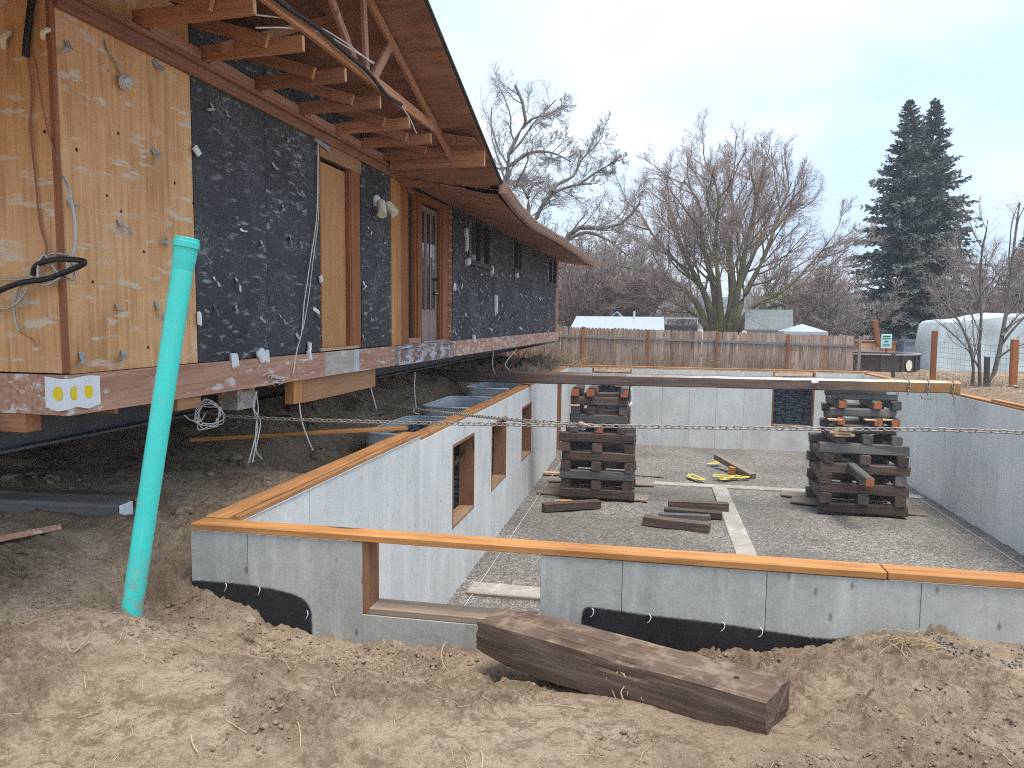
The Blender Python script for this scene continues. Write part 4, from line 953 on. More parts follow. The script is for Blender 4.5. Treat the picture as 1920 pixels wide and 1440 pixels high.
def crib(where, cx_, cy_, rot, spec, z, grey_p, caps):
    """spec: list of (size, direction, length, offsets); offsets run across the timbers"""
    for li, (sz, dr, Ln, offs) in enumerate(spec):
        for oi_, of in enumerate(offs):
            grey = rnd.random() < grey_p[0 if li < 7 else 1]
            if dr == 'X':
                pos = (rnd.uniform(-.03, .03), of); rz = rnd.uniform(-.015, .015); where2 = ('front', 'back')[oi_] if len(offs) == 2 else ('front', 'middle', 'back')[oi_]
                pass
            else:
                pos = (of, rnd.uniform(-.03, .03)); rz = math.pi / 2 + rnd.uniform(-.02, .02); where2 = ('left', 'middle', 'right')[oi_]
            c_, s_ = math.cos(rot), math.sin(rot); p = (cx_ + pos[0] * c_ - pos[1] * s_, cy_ + pos[0] * s_ + pos[1] * c_)
            o = link('crib_timber', tmesh(Ln, sz, grey, rnd.randrange(3)), None)
            o.location = (p[0], p[1], z + sz / 2); o.rotation_euler = (0, 0, rz + rot)
            tag(o, '%s crib timber, %s layer, %s one laid %s, %s' % ('grey' if grey else 'dark', ORD[li], where2, 'crosswise' if dr == 'X' else 'end-on', where), 'timber', 'crib timbers')
            if (li, oi_) in caps: end_cap(o, Ln, sz, -1 if dr == 'Y' else 1)
        z += sz + .001
    return z
# left crib, on planks
z0 = FL + .05
lowX = (-.66, .66); lowY = (-.68, 0., .68)
spec1 = [(.2, 'X', 1.58, lowX), (.2, 'Y', 1.52, (-.66, .0, .66)), (.2, 'X', 1.56, lowX), (.2, 'Y', 1.52, lowY), (.2, 'X', 1.54, lowX), (.2, 'Y', 1.52, lowY), (.2, 'X', 1.6, lowX),
         (.19, 'Y', 1.5, (-.5, .02, .5)), (.19, 'X', 1.22, (-.5, .5)), (.19, 'Y', 1.25, (-.5, -.16, .52)), (.19, 'X', 1.22, (-.5, .5)), (.17, 'Y', 1.3, (-.5, -.18, .52))]
crib('left crib stack', -1.1, 16.2, .0, spec1, z0, (.15, .3), {(11, 0), (11, 1), (11, 2), (7, 1)})
spec2 = [(.2, 'X', 1.66, lowX), (.2, 'Y', 1.6, lowY), (.2, 'X', 1.62, lowX), (.2, 'Y', 1.6, lowY), (.2, 'X', 1.64, lowX), (.2, 'Y', 1.56, lowY), (.2, 'X', 1.66, lowX),
         (.185, 'Y', 1.5, (-.48, .06, .58)), (.17, 'X', 1.25, (-.48, .5)), (.165, 'Y', 1.35, (-.46, .22, .55)), (.165, 'X', 1.22, (-.48, .5)), (.165, 'Y', 1.3, (-.44, .22, .55)), (.125, 'X', 1.2, (-.4, .5))]
crib('right crib stack', 4.22, 16.15, -.04, spec2, z0, (.35, .9), {(9, 0), (9, 1), (9, 2), (11, 0), (11, 1)})
E1 = at(1631, 905, Y=14.3); E0 = at(1586, 868, Y=15.75); dE = Vector(E0 - E1).normalized(); o = link('crib_timber', tmesh(1.5, .17, 1, 1), None); o.location = Vector(E1) + dE * .75; o.rotation_euler = dE.to_track_quat('X', 'Z').to_euler()
tag(o, 'loose grey timber jutting out of the front of the right crib stack', 'timber', 'crib timbers'); end_cap(o, 1.5, .17, -1)
# shims
def board(name, c, Ln, w_, h_, mat, label, cat, rz=0., ry=0., rx=0., group=None, b=.004):
    o = MB().box(-Ln / 2, Ln / 2, -w_ / 2, w_ / 2, -h_ / 2, h_ / 2, b=b).build(name, M[mat]); o.location = c; o.rotation_euler = (rx, ry, rz)
    return tag(o, label, cat, group)
for i, (px, py, lab) in enumerate([(1583, 806, 'stacked lowest'), (1578, 812, 'stacked in the middle'), (1585, 818, 'stacked on top')]):
    p = at(px, py, Y=15.3); board('wood_shim', (p[0], 15.38 + .03 * i, p[2]), .4, .12, .045, 'newwood', 'pale wood shim on the right crib stack, %s of three' % lab, 'shim', .2 * (i - 1), group='pale shims')
for px, py, lab in ((1566, 787, 'left'), (1635, 788, 'middle'), (1668, 788, 'right')):
    p = at(px, py, Y=15.45); board('wood_shim', (p[0], 15.5, p[2]), .26, .14, .03, 'newwood', 'pale flat shim on the orange timber end, %s one, right crib stack' % lab, 'shim', group='pale shims')
p = at(1077, 760, Y=15.55); board('wood_shim', (p[0], 15.6, p[2]), .22, .14, .035, 'newwood', 'pale shim near the top left of the left crib stack', 'shim', group='pale shims')
# planks under and beside the cribs
def fl_board(name, pa, pb, w_, h_, mat, label, cat, lift=0., group=None, tilt=0.):
    a = at(*pa, Z=FL); b = at(*pb, Z=FL); d = b - a; Ln = math.hypot(d[0], d[1]); c = (a + b) / 2
    return board(name, (c[0], c[1] + w_ * .5, FL + h_ / 2 + .02 + lift), Ln, w_, h_, mat, label, cat, math.atan2(d[1], d[0]), tilt, group=group)
fl_board('plank', (1007, 927), (1215, 943), .5, .035, 'plank', 'muddy plank under the front of the left crib stack', 'plank')
fl_board('plank', (1025, 905), (1226, 914), .45, .035, 'plank', 'muddy plank under the back of the left crib stack', 'plank')
fl_board('plank', (1018, 891), (1080, 893), .16, .03, 'newwood', 'short pale board behind the left crib stack', 'plank', .02)
fl_board('plank', (1190, 894), (1244, 897), .06, .03, 'plank', 'thin stick right of the left crib stack', 'plank')
fl_board('plank', (1488, 945), (1745, 972), .55, .03, 'plank', 'wide muddy plank under the front of the right crib stack', 'plank')
fl_board('plank', (1468, 932), (1560, 940), .5, .03, 'plank', 'muddy plank sticking out left of the right crib stack', 'plank')
fl_board('timber_offcut', (1017, 962), (1123, 955), .2, .15, 'crib', 'short dark timber offcut on gravel in front of the left crib stack', 'timber')
fl_board('timber_offcut', (1045, 946), (1070, 947), .16, .06, 'plate_x', 'orange wood scrap behind the short dark offcut', 'scrap')
fl_board('timber_offcut', (1207, 987), (1331, 1003), .22, .16, 'crib', 'dark timber offcut with torn end, nearest of the pile', 'timber')
fl_board('timber_offcut', (1235, 979), (1332, 983), .14, .1, 'crib_grey', 'grey timber offcut lying behind the nearest dark one', 'timber', .04)
fl_board('timber_offcut', (1245, 969), (1355, 978), .2, .12, 'crib', 'middle dark timber offcut of the pile beside the concrete strip', 'timber', .02)
fl_board('timber_offcut', (1253, 958), (1366, 963), .18, .18, 'crib', 'long dark timber offcut at the back of the pile', 'timber')
a = at(1345, 856, Z=FL + .3); b = at(1410, 893, Z=FL + .06); c = (a + b) / 2
board('timber_offcut', tuple(c), float(np.linalg.norm(b - a)) * 1.03, .2, .14, 'plank', 'weathered timber leaning across an orange block near the back wall', 'timber', math.atan2(b[1] - a[1], b[0] - a[0]), math.asin((a[2] - b[2]) / np.linalg.norm(b - a)))
p = at(1378, 890, Z=FL); board('timber_offcut', (p[0], p[1] + .2, FL + .1), .5, .18, .17, 'plate_x', 'orange block propping up the weathered timber', 'timber', 1.2)
# yellow strap heaps
def strap(px, py, n, sx, sy, seed, label):
    g = np.random.default_rng(seed); c = at(px, py, Z=FL); P_ = [(c[0] + g.normal(0, sx), c[1] + g.normal(0, sy), FL + .03 + abs(g.normal(0, .03))) for _ in range(n)]
    P_ = spline(P_, 5); m_ = len(P_); V = [tuple(p + np.array((.01, .05, .01))) for p in P_] + [tuple(p - np.array((.01, .05, -.012))) for p in P_] + [tuple(p + np.array((0, 0, .016))) for p in P_]
    tag(MB().add(V, [(i, i + 1, 2 * m_ + i + 1, 2 * m_ + i) for i in range(m_ - 1)] + [(2 * m_ + i, 2 * m_ + i + 1, m_ + i + 1, m_ + i) for i in range(m_ - 1)]).build('yellow_strap', M['yellow']), label, 'strap', 'yellow straps on the gravel')
strap(1296, 897, 9, .13, .22, 4, 'crumpled yellow strap left on the gravel by the concrete strip')
strap(1372, 899, 14, .26, .18, 5, 'larger heap of yellow strap below the leaning timber')
strap(1338, 874, 6, .2, .12, 6, 'thin yellow strap behind, near the leaning timber')
MB().tube(spline([(-.62, 22.9, -.35), (-.6, 22.95, -.75), (-.66, 22.9, -.9), (-.75, 22.9, -.95)], 5), .03, 8).build('drain_tube', M['white'])
tag(bpy.data.objects['drain_tube'], 'white plastic tube hanging in the left opening of the back wall', 'tube')

# long brown beam across the basement
bm = MB(); prof = [(-.13, .02), (-.11, 0), (.11, 0), (.13, .02), (.13, .2), (.1, .24), (.05, .252), (-.05, .252), (-.1, .24), (-.13, .2)]
xs = np.linspace(-9.3, 5.93, 60); g = np.random.default_rng(3); V = []; n = len(prof)
for x in xs:
    j = g.normal(0, .0025, 2); V += [(x, p[0] + j[0], p[1] + j[1]) for p in prof]
bm.add(V, [(k * n + i, k * n + (i + 1) % n, (k + 1) * n + (i + 1) % n, (k + 1) * n + i) for k in range(59) for i in range(n)] + [tuple(range(n))[::-1], tuple(59 * n + i for i in range(n))])
gm = G('wet_brown_beam', .22, .6); gr = gm.noise(gm.map((1.2, 26., 26.)), 1., 5, .6); c = gm.ramp(gr, [(.3, (.08, .05, .04)), (.7, (.2, .13, .105))])
xx = gm.sep(gm.raw, 0); nz = gm.noise(None, 1.1, 3); mk = gm.ramp(gm.math('ADD', gm.math('MULTIPLY', xx, .12), gm.math('MULTIPLY', nz, .35)), [(.62, 0.), (.8, .85)])
c = gm.mix(mk, c, (.36, .17, .05)); gm.bump(gr, .08, .004); M['beam'] = gm.col(c)
beam = bm.build('timber_beam', M['beam'], smooth=False); beam.location = (0, 15.75, .318); beam.rotation_euler = (0, -.0035, 0)
tag(beam, 'long brown timber beam spanning the basement on two crib stacks', 'beam')
MB().tube([(3.18, -.132, .16), (3.2, -.14, .165), (3.3, -.134, .17)], [.03, .035, .02], 7).build('paint_mark', M['white'], beam)
# steel beams that carry the house
def ibeam(x, y0, y1, z0, h_, label, mat='steel'):
    b_, t = .11, .018; p = [(-b_, 0), (b_, 0), (b_, t), (.012, t), (.012, h_ - t), (b_, h_ - t), (b_, h_), (-b_, h_), (-b_, h_ - t), (-.012, h_ - t), (-.012, t), (-b_, t)]
    o = MB().prism(p, 1, y0, y1).build('steel_beam', M[mat]); o.location = (x, 0, z0); o.rotation_euler = (.0086, 0, -.0237); return tag(o, label, 'beam', 'steel beams under the house')
ibeam(-4.25, 2.9, 27.5, .70, .27, 'long grey steel beam under the house, nearest its long side')
ibeam(-9.2, 2.9, 27.5, .58, .27, 'grey steel beam under the far side of the house')
# crib of timbers below the house at its near end
for li, (dr, pts) in enumerate([('X', [(-7.6, 7.3), (-7.55, 8.4)]), ('Y', [(-8.2, 7.9), (-7., 7.9)])]):
    for k, (x, y) in enumerate(pts):
        o = link('crib_timber', tmesh(1.9, .2, 0, k), None); o.location = (x, y, .4 + .2 * li); o.rotation_euler = (0, 0, (0 if dr == 'X' else math.pi / 2) + rnd.uniform(-.04, .04))
        tag(o, 'dark timber of the low crib under the house, %s layer, %s' % (ORD[li], ('nearer one', 'farther one')[k] if dr == 'X' else ('left one', 'right one')[k]), 'timber', 'crib timbers')
o = link('crib_timber', tmesh(1.5, .17, 1, 2), None); o.location = (-4.48, 4.52, .19); o.rotation_euler = (0, 0, .1)
tag(o, 'dark timber with a white painted end on the dirt under the house', 'timber', 'crib timbers'); MB().box(.751, .765, -.075, .075, -.075, .075, b=.004).build('painted_end', M['white'], o)
o = link('crib_timber', tmesh(1.4, .17, 0, 1), None); o.location = (-4.5, 4.8, .18); o.rotation_euler = (0, 0, .06)
tag(o, 'dark timber with an orange end lying just behind the white-ended one', 'timber', 'crib timbers'); end_cap(o, 1.4, .17, 1)
a = at(-60, 1030, Z=.16); b = at(108, 985, Z=.2); d = b - a
board('plank', tuple((a + b) / 2), float(np.linalg.norm(d)), .13, .04, 'rim', 'red-painted board end lying on the dirt at the left edge', 'plank', math.atan2(d[1], d[0]), 0, -.35)
a = np.array([-4.7, 6.75, .36]); b = np.array([-2.82, 8.15, .36]); d = b - a; 
board('plank', tuple((a + b) / 2), float(np.linalg.norm(d)), .09, .04, 'plate_x', 'loose orange two-by-four laid from the bank to the left wall', 'plank', math.atan2(d[1], d[0]))
p = at(995, 727, X=-2.72); board('plank', (-2.72, p[1], .29), .35, .14, .04, 'newwood', 'short pale block on the left sill plate under the beam', 'block', 1.57)

# heavy weathered timber lying in the foreground
def hero(Ln, w_, h_, seed):
    g = np.random.default_rng(seed); K = 90; cs = []
    nn = 9
    for (x0, y0, x1, y1) in ((-1, -1, 1, -1), (1, -1, 1, 1), (1, 1, -1, 1), (-1, 1, -1, -1)):
        for k in range(nn): t = k / nn; cs.append((x0 + (x1 - x0) * t, y0 + (y1 - y0) * t))
    cs = np.array(cs); rr = np.maximum(np.abs(cs[:, 0]), np.abs(cs[:, 1])); rad = np.hypot(cs[:, 0], cs[:, 1]); k_ = 1 - .03 * np.clip((rad - 1.15) / .26, 0, 1); cs = cs * k_[:, None]
    S = len(cs); t = np.linspace(0, 1, K); X = -Ln / 2 + Ln * t
    V = np.zeros((K, S, 3)); V[:, :, 0] = X[:, None]; V[:, :, 1] = cs[None, :, 0] * w_ / 2; V[:, :, 2] = cs[None, :, 1] * h_ / 2
    arc = np.arange(S) * .03
    A, XX = np.meshgrid(arc, X); nse = .005 * fbm(XX * 1.0, A * 14 + 3, 1.2, 4, .6, seed=seed) + .006 * fbm(XX * 2.5, A * 60, 1., 3, .6, seed=seed + 3)
    sc_ = 1 + nse[:, :, None] / (w_ / 2); V[:, :, 1:] *= sc_
    V[:, :, 1] += (.012 * np.sin(X * 1.3))[:, None]
    # broken, rounded left end; gouge on the upper front edge
    e = np.clip((X + Ln / 2) / .28, 0, 1); V[:, :, 1] *= (.93 + .07 * e)[:, None]; V[:, :, 2] = np.where(V[:, :, 2] > 0, V[:, :, 2] * (.9 + .1 * e[:, None]), V[:, :, 2] * (.5 + .5 * e[:, None] ** .8))
    V[0, :, 0] += .05 * fbm(cs[:, 0], cs[:, 1], 1.7, 3, seed=4) ; V[-1, :, 0] += .012 * fbm(cs[:, 0] * 2, cs[:, 1] * 2, 2., 3, seed=9) - .02 * (cs[:, 1] < -.5)
    front = (cs[:, 0] < -.6) & (cs[:, 1] > .5); gz = np.exp(-((X - .12) / .12) ** 2); V[:, front, 1] += .022 * gz[:, None]; V[:, front, 2] -= .022 * gz[:, None]
    V = V.reshape(-1, 3); I, J = np.meshgrid(np.arange(K - 1), np.arange(S), indexing='ij'); I = I.ravel(); J = J.ravel(); J2 = (J + 1) % S
    Q = np.stack([I * S + J, (I + 1) * S + J, (I + 1) * S + J2, I * S + J2], 1)
    c0 = len(V); V = np.vstack([V, V[:S].mean(0)[None] - np.array([[.01, 0, 0]]), V[(K - 1) * S:K * S].mean(0)[None]])
    T = [(c0, j, (j + 1) % S) for j in range(S)] + [(c0 + 1, (K - 1) * S + (j + 1) % S, (K - 1) * S + j) for j in range(S)]
    me_ = fastmesh('weathered_timber', V, Q, T); me_.polygons.foreach_set('use_smooth', [True] * len(me_.polygons)); me_.set_sharp_from_angle(angle=R(28)); return me_
def hero_mat():
    g = G('old_timber', .85, .2); gr = g.noise(g.map((2.2, 55., 55.)), 1., 6, .65, .5); big = g.noise(g.map((2., 6., 6.)), 1., 4)
    c = g.ramp(g.mix(.45, gr, big), [(.3, (.03, .02, .014)), (.5, (.115, .077, .055)), (.7, (.22, .16, .12))])
    d = g.ramp(g.noise(None, 9., 5, .65), [(.5, 0.), (.68, .75)]); geo = g.nt.nodes.new('ShaderNodeNewGeometry'); up = g.sep(geo.outputs['Normal'], 2)
    c = g.mix(g.math('MULTIPLY', d, g.ramp(up, [(.35, .12), (.8, 1.)])), c, (.30, .225, .155))      # dried mud lies on the upper faces
    g.bump(g.mix(.5, gr, g.noise(None, 70., 4)), .6, .012); return g.col(c)
M['hero'] = hero_mat()
na = np.array([.53, 3.115]); fa = np.array([-.83, 3.84]); mid = (na + fa) / 2; dd = na - fa; Lh = float(np.hypot(*dd)); rzh = math.atan2(dd[1], dd[0])
th = link('weathered_timber', hero(Lh + .03, .29, .21, 12), M['hero']); th.location = (mid[0] + .015, mid[1] - .005, -.06); th.rotation_euler = (.0, -.045, rzh)
tag(th, 'heavy weathered brown timber lying on the dirt in the foreground', 'timber')
MB().tube([(.6, .02, .07), (.6, .02, .1045)], .014, 12).build('bolt_hole', M['black'], th)
g = np.random.default_rng(8); mb = MB()
for k in range(7):
    p = np.array([.12 + g.normal(0, .02), -.12, .05]); P_ = [p]
    for q in range(4): p = p + np.array([g.normal(.012, .02), g.normal(-.006, .008), -abs(g.normal(.028, .012))]); P_.append(p)
    mb.tube(spline(P_, 3), [.003] * (len(spline(P_, 3)) - 1) + [.001], 4)
r_ = mb.build('dangling_root', M['root'], None); r_.matrix_world = Matrix.Translation(th.location) @ Matrix.Rotation(rzh, 4, 'Z'); tag(r_, 'small dry root hanging over the front edge of the weathered timber', 'root')

# ================================================================== PIPE
pb = np.array([-2.74, 3.36, -.12]); pt = at(351, 446, Y=3.5); ax = Vector(pt - pb); Lp = ax.length
pipe = thing('sewer_pipe', 'upright teal plastic pipe leaning beside the house corner', 'pipe', M=Matrix.Translation(pb) @ ax.to_track_quat('Z', 'Y').to_matrix().to_4x4())
r = .0535
def lathe(name, prof, mat, parent, S=40): return MB().tube([(0, 0, z) for z, _ in prof], [q for _, q in prof], S, caps=False).build(name, mat, parent, smooth=True)
lathe('tube', [(-.2, r), (Lp * .3, r), (Lp * .6, r), (Lp - .17, r)], M['teal'], pipe)
bell = lathe('bell', [(Lp - .17, r), (Lp - .13, r + .004), (Lp - .11, r + .006), (Lp - .055, r + .0065), (Lp - .05, r + .013), (Lp - .02, r + .013), (Lp - .017, r + .008), (Lp - .003, r + .008), (Lp, r + .005), (Lp - .001, r - .001), (Lp - .16, r - .004)], M['teal'], pipe)

bell.data.set_sharp_from_angle(angle=R(25))

# ================================================================== CHAINS
def link_mesh(pitch=.046, wd=.036, rw=.0048):
    a = (pitch + 2 * rw) / 2; b_ = wd / 2; P_ = []
    for k in range(10):
        t = 2 * math.pi * k / 10 + math.pi / 10; P_.append((a * math.copysign(abs(math.cos(t)) ** .7, math.cos(t)) * 1.02, b_ * math.copysign(abs(math.sin(t)) ** .7, math.sin(t)) * .8, 0))
    m_ = MB().tube(P_, rw, 5, closed=True).mesh('link'); m_.polygons.foreach_set('use_smooth', [True] * len(m_.polygons)); m_.materials.append(M['chain']); return m_
LKM = link_mesh()
def chain(pts, label, pitch=.046, scale=1.):
    P_ = np.array(spline(pts, 30)); seg = np.linalg.norm(np.diff(P_, axis=0), axis=1); cum = np.concatenate([[0], np.cumsum(seg)]); n = int(cum[-1] / (pitch * scale))
    t = thing('chain', label, 'chain', tuple(P_[0]), 'rusty steel chains')
    for k in range(n):
        s0 = k * pitch * scale; s1 = s0 + pitch * scale; a = np.array([np.interp(s0, cum, P_[:, i]) for i in range(3)]); b = np.array([np.interp(s1, cum, P_[:, i]) for i in range(3)])
        q = Vector(b - a).to_track_quat('X', 'Z').to_matrix().to_4x4() @ Matrix.Rotation(math.pi / 2 * (k % 2) + .5, 4, 'X') @ Matrix.Diagonal((scale, scale, scale, 1))
        link('link', LKM, None, t, Matrix.Translation(Vector((a + b) / 2 - P_[0])) @ q)
    return t
J = at(1088, 798, Y=5.2)
chain([(-4.28, 5.9, .86), at(420, 779, Y=5.75), at(700, 791, Y=5.5), J, at(1500, 804, Y=5.2), at(1915, 811, Y=5.2), (4.4, 5.2, .86), (6.22, 5.2, .29)], 'long rusty chain stretched from under the house across the basement')
chain([at(660, 748, X=-4.2), at(790, 768, X=-2.9), at(930, 784, Y=6.1), J + np.array([-.02, 0, .008])], 'second shorter chain slanting from under the house to join the long one', )
mb = MB(); g = np.random.default_rng(2)
for k in range(3): mb.tube([tuple(J + np.array([.02 * math.cos(t) + .01 * k, .012 * math.sin(t * 2), .026 * math.sin(t) - .004 * k])) for t in np.linspace(0, 6.28, 11)[:-1]], .006, 6, closed=True)
mb.tube(spline([J + np.array([.0, -.01, 0]), J + np.array([.03, -.02, .012]), J + np.array([.09, -.01, -.004]), J + np.array([.13, 0, .004])], 5), .0075, 6)
tag(mb.build('chain_hook', M['chain'], smooth=True), 'chain hook where the two chains meet above the basement', 'hook')
for x, lab, sc_ in ((4.98, 'left', 1.7), (5.33, 'middle', 1.7), (5.78, 'right end', 1.7)):
    y0, z0_ = 15.75, .318; P_ = [(x, y0 - .15, z0_ - .02), (x + .01, y0 - .15, z0_ + .2), (x, y0 - .06, z0_ + .275), (x, y0 + .08, z0_ + .275), (x, y0 + .15, z0_ + .2), (x, y0 + .15, z0_ - .01)]
    chain(P_, 'rusty chain wrapped round the right part of the brown beam, %s one' % lab, scale=sc_)
chain([(5.2, 15.6, .3), (5.25, 15.6, .24), (5.34, 15.59, .225), (5.44, 15.6, .25), (5.47, 15.6, .3)], 'slack loop of chain hanging below the brown beam', scale=1.25)
chain([(4.86, 15.85, .3), (4.86, 15.86, .05), (4.86, 15.86, -.2)], 'short chain end hanging straight down behind the right crib stack', scale=1.25)
chain([(5.78, 15.58, .32), (5.82, 15.58, .25), (5.81, 15.58, .1)], 'short chain end dangling from the right end of the beam', scale=1.25)

# ================================================================== FENCE
fence = thing('board_fence', 'weathered dog-ear board fence with orange-brown posts across the back of the yard', 'fence', (0, 28, 0))
def ftop(x): return 1.515 - .0195 * (x + 3.3)
pk = []
for k in range(4):
    g = np.random.default_rng(k); w_ = .068; H = 1.72
    p = [(-w_, 0), (w_, 0), (w_, H - .05 + g.normal(0, .006)), (w_ - .03, H), (-w_ + .03, H), (-w_, H - .05)]
    m_ = MB().prism(p, 1, -.009, .009).mesh('picket'); m_.materials.append(M['picket']); pk.append(m_)
x = -9.6; k = 0
while x < 7.15:
    o = link('picket', pk[k % 4], None, fence); o.location = (x, .06 + rnd.uniform(-.006, .006), ftop(x) - 1.72 + rnd.uniform(-.02, .015)); o.rotation_euler = (rnd.uniform(-.012, .012), rnd.uniform(-.012, .012), 0)
    x += rnd.uniform(.137, .15); k += 1
for i, px in enumerate((-7.52, -5.07, -2.62, -.17, 2.32, 4.81, 7.24)):
    z1 = ftop(px) - (.02 if i != 2 else -.02)
    MB().box(px - .045, px + .045, -.1, -.01, -.4, z1, b=.006).build('post', M['redwood'] if i < 6 else M['rail'], fence)
for z in (1.09, -.02):
    for a, b in ((-9.6, -5.0), (-4.99, -.1), (-.09, 4.8), (4.82, 7.2)):
        V = [(xx_, yy, ftop(xx_) - 1.5 + z + zz) for xx_ in (a, b) for yy in (-.0, .045) for zz in (0, .085)]
        MB().add(V, [(0, 1, 3, 2), (4, 6, 7, 5), (0, 4, 5, 1), (2, 3, 7, 6), (0, 2, 6, 4), (1, 5, 7, 3)]).build('rail', M['rail'], fence)

# ================================================================== TREES
def nrm(v): return v / np.maximum(np.linalg.norm(v, axis=-1, keepdims=True), 1e-9)
def grow(g, p, d, Ln, r, K, wander, trop, taper):
    N = len(p); pts = np.zeros((N, K + 1, 3)); dirs = np.zeros((N, K + 1, 3)); pts[:, 0] = p; cur = d.copy(); st = (Ln / K)[:, None]
    for k in range(K):
        dirs[:, k] = cur; pts[:, k + 1] = pts[:, k] + cur * st; cur = nrm(cur + g.normal(0, wander, (N, 3)) + np.array(trop))
    dirs[:, K] = cur; t = np.linspace(0, 1, K + 1); return pts, dirs, r[:, None] * (1 - t * (1 - taper))[None]
def spawn(g, B, Ln, n, t0, t1, ang, lf, rf, rmin):
    pts, dirs, rad = B; N, K1, _ = pts.shape; t = t0 + (t1 - t0) * (np.arange(n)[None] + g.random((N, n))) / n
    f = t * (K1 - 1); i = np.minimum(f.astype(int), K1 - 2); fr = (f - i)[..., None]; ii = np.arange(N)[:, None]
    p = pts[ii, i] * (1 - fr) + pts[ii, i + 1] * fr; d = dirs[ii, i]; v = nrm(np.cross(g.normal(0, 1, (N, n, 3)), d))
    a = ang * g.uniform(.6, 1.25, (N, n, 1)); nd = nrm(d * np.cos(a) + v * np.sin(a))
    L2 = (Ln[:, None] * lf * (1.15 - .55 * t) * g.uniform(.65, 1.2, (N, n))); r2 = np.maximum(rmin, np.minimum(rad[ii, i] * .8, L2 * rf))
    return p.reshape(-1, 3), nd.reshape(-1, 3), L2.ravel(), r2.ravel()
def tubes(B, S):
    pts, dirs, rad = B; N, K1, _ = pts.shape; d = nrm(dirs); ref = np.where(np.abs(d[..., 2:3]) > .9, np.array([1., 0, 0]), np.array([0, 0, 1.]))
    u = nrm(np.cross(d, ref)); w_ = np.cross(d, u); a = np.arange(S) * 2 * math.pi / S
    V = pts[:, :, None] + rad[:, :, None, None] * (u[:, :, None] * np.cos(a)[:, None] + w_[:, :, None] * np.sin(a)[:, None])
    n_, k_, s_ = np.meshgrid(np.arange(N), np.arange(K1 - 1), np.arange(S), indexing='ij'); base = (n_ * K1 + k_) * S
    Q = np.stack([base + s_, base + (s_ + 1) % S, base + S + (s_ + 1) % S, base + S + s_], -1).reshape(-1, 4)
    return V.reshape(-1, 3), Q
def merge(L_):
    V = []; Q = []; o = 0
    for v, q in L_: V.append(v); Q.append(q + o); o += len(v)
    return np.vstack(V), np.vstack(Q)
def prim(polys, radii, K=12, taper=.2):
    P_ = []
    for p in polys:
        q = np.array(spline(p, 8)); s = np.concatenate([[0], np.cumsum(np.linalg.norm(np.diff(q, axis=0), axis=1))]); t = np.linspace(0, s[-1], K + 1)
        P_.append(np.stack([np.interp(t, s, q[:, i]) for i in range(3)], 1))
    P_ = np.array(P_); d = np.zeros_like(P_); d[:, :-1] = np.diff(P_, axis=1); d[:, -1] = d[:, -2]; t = np.linspace(0, 1, K + 1)
    return (P_, nrm(d), np.array(radii)[:, None] * (1 - t ** .8 * (1 - taper))[None]), np.linalg.norm(np.diff(P_, axis=1), axis=2).sum(1)
def tree_meshes(seed, B0, L0, lv, name):
    """lv: levels (n, t0, t1, angle, length factor, radius factor, min radius, K, wander, tropism z, sides)"""
    g = np.random.default_rng(seed); wood_ = [tubes(B0, 8)]; tw = []; B, Ln = B0, L0
    for i, (n, t0, t1, ang, lf, rf, rm, K, wn, tz, S) in enumerate(lv):
        p, d, L2, r2 = spawn(g, B, Ln, n, t0, t1, ang, lf, rf, rm); B = grow(g, p, d, L2, r2, K, wn, (0, 0, tz), .45); Ln = L2
        (wood_ if i < 1 else tw).append(tubes(B, S))
    return fastmesh(name + '_trunk', *merge(wood_)), fastmesh(name + '_crown', *merge(tw))
def tree(name, label, cat, meshes, bark_, twig_, loc=(0, 0, 0), rz=0., sc_=(1, 1, 1), group=None):
    t = thing(name, label, cat, loc, group); t.rotation_euler = (0, 0, rz); t.scale = sc_
    link('trunk', meshes[0], bark_, t, smooth=True); link('crown', meshes[1], twig_, t); return t

# big multi-stemmed maple behind the fence (measured at 44 m)
YM = 44.; bs = at(1386, 628, Y=YM)
def mp_(pl, dy=0.):
    n = len(pl); return [tuple(at(1358 + (x_ - 1386) * 1.0, 634 - (634 - y_) * .8, Y=YM + dy * i / (n - 1)) - bs) for i, (x_, y_) in enumerate(pl)]
stems = [([(1358, 632), (1338, 560), (1295, 505), (1240, 478), (1185, 462)], 0), ([(1368, 632), (1352, 540), (1312, 440), (1290, 350), (1268, 285)], 2.5), ([(1376, 632), (1366, 520), (1345, 410), (1340, 320), (1310, 265)], -2),
         ([(1388, 634), (1402, 540), (1396, 430), (1402, 330), (1395, 262)], 1.5), ([(1392, 634), (1412, 520), (1428, 410), (1445, 310), (1435, 245)], -2.5), ([(1396, 634), (1420, 545), (1462, 440), (1490, 340), (1512, 270)], 2),
         ([(1400, 630), (1440, 560), (1500, 520), (1555, 450), (1590, 395)], -1), ([(1402, 630), (1460, 568), (1520, 548), (1590, 512)], 2.5), ([(1364, 630), (1330, 578), (1270, 540), (1205, 538)], -2),
         ([(1384, 634), (1376, 520), (1370, 410), (1375, 310), (1365, 250)], -4.5), ([(1390, 634), (1410, 530), (1440, 440), (1470, 360), (1475, 300)], 5), ([(1380, 634), (1350, 530), (1300, 460), (1250, 390), (1225, 330)], 4)]
B0, L0 = prim([mp_(s, d) for s, d in stems], [.24, .26, .24, .36, .28, .26, .2, .18, .17, .22, .24, .2], 14, .14)
MAPLE = tree_meshes(21, B0, L0, [(13, .25, 1., .7, .44, .015, .025, 8, .10, .08, 5), (8, .2, 1., .6, .5, .013, .012, 5, .12, .08, 4), (8, .15, 1., .65, .52, .011, .0075, 3, .14, .05, 3), (5, .2, 1., .65, .8, .01, .006, 2, .14, .04, 3)], 'maple')
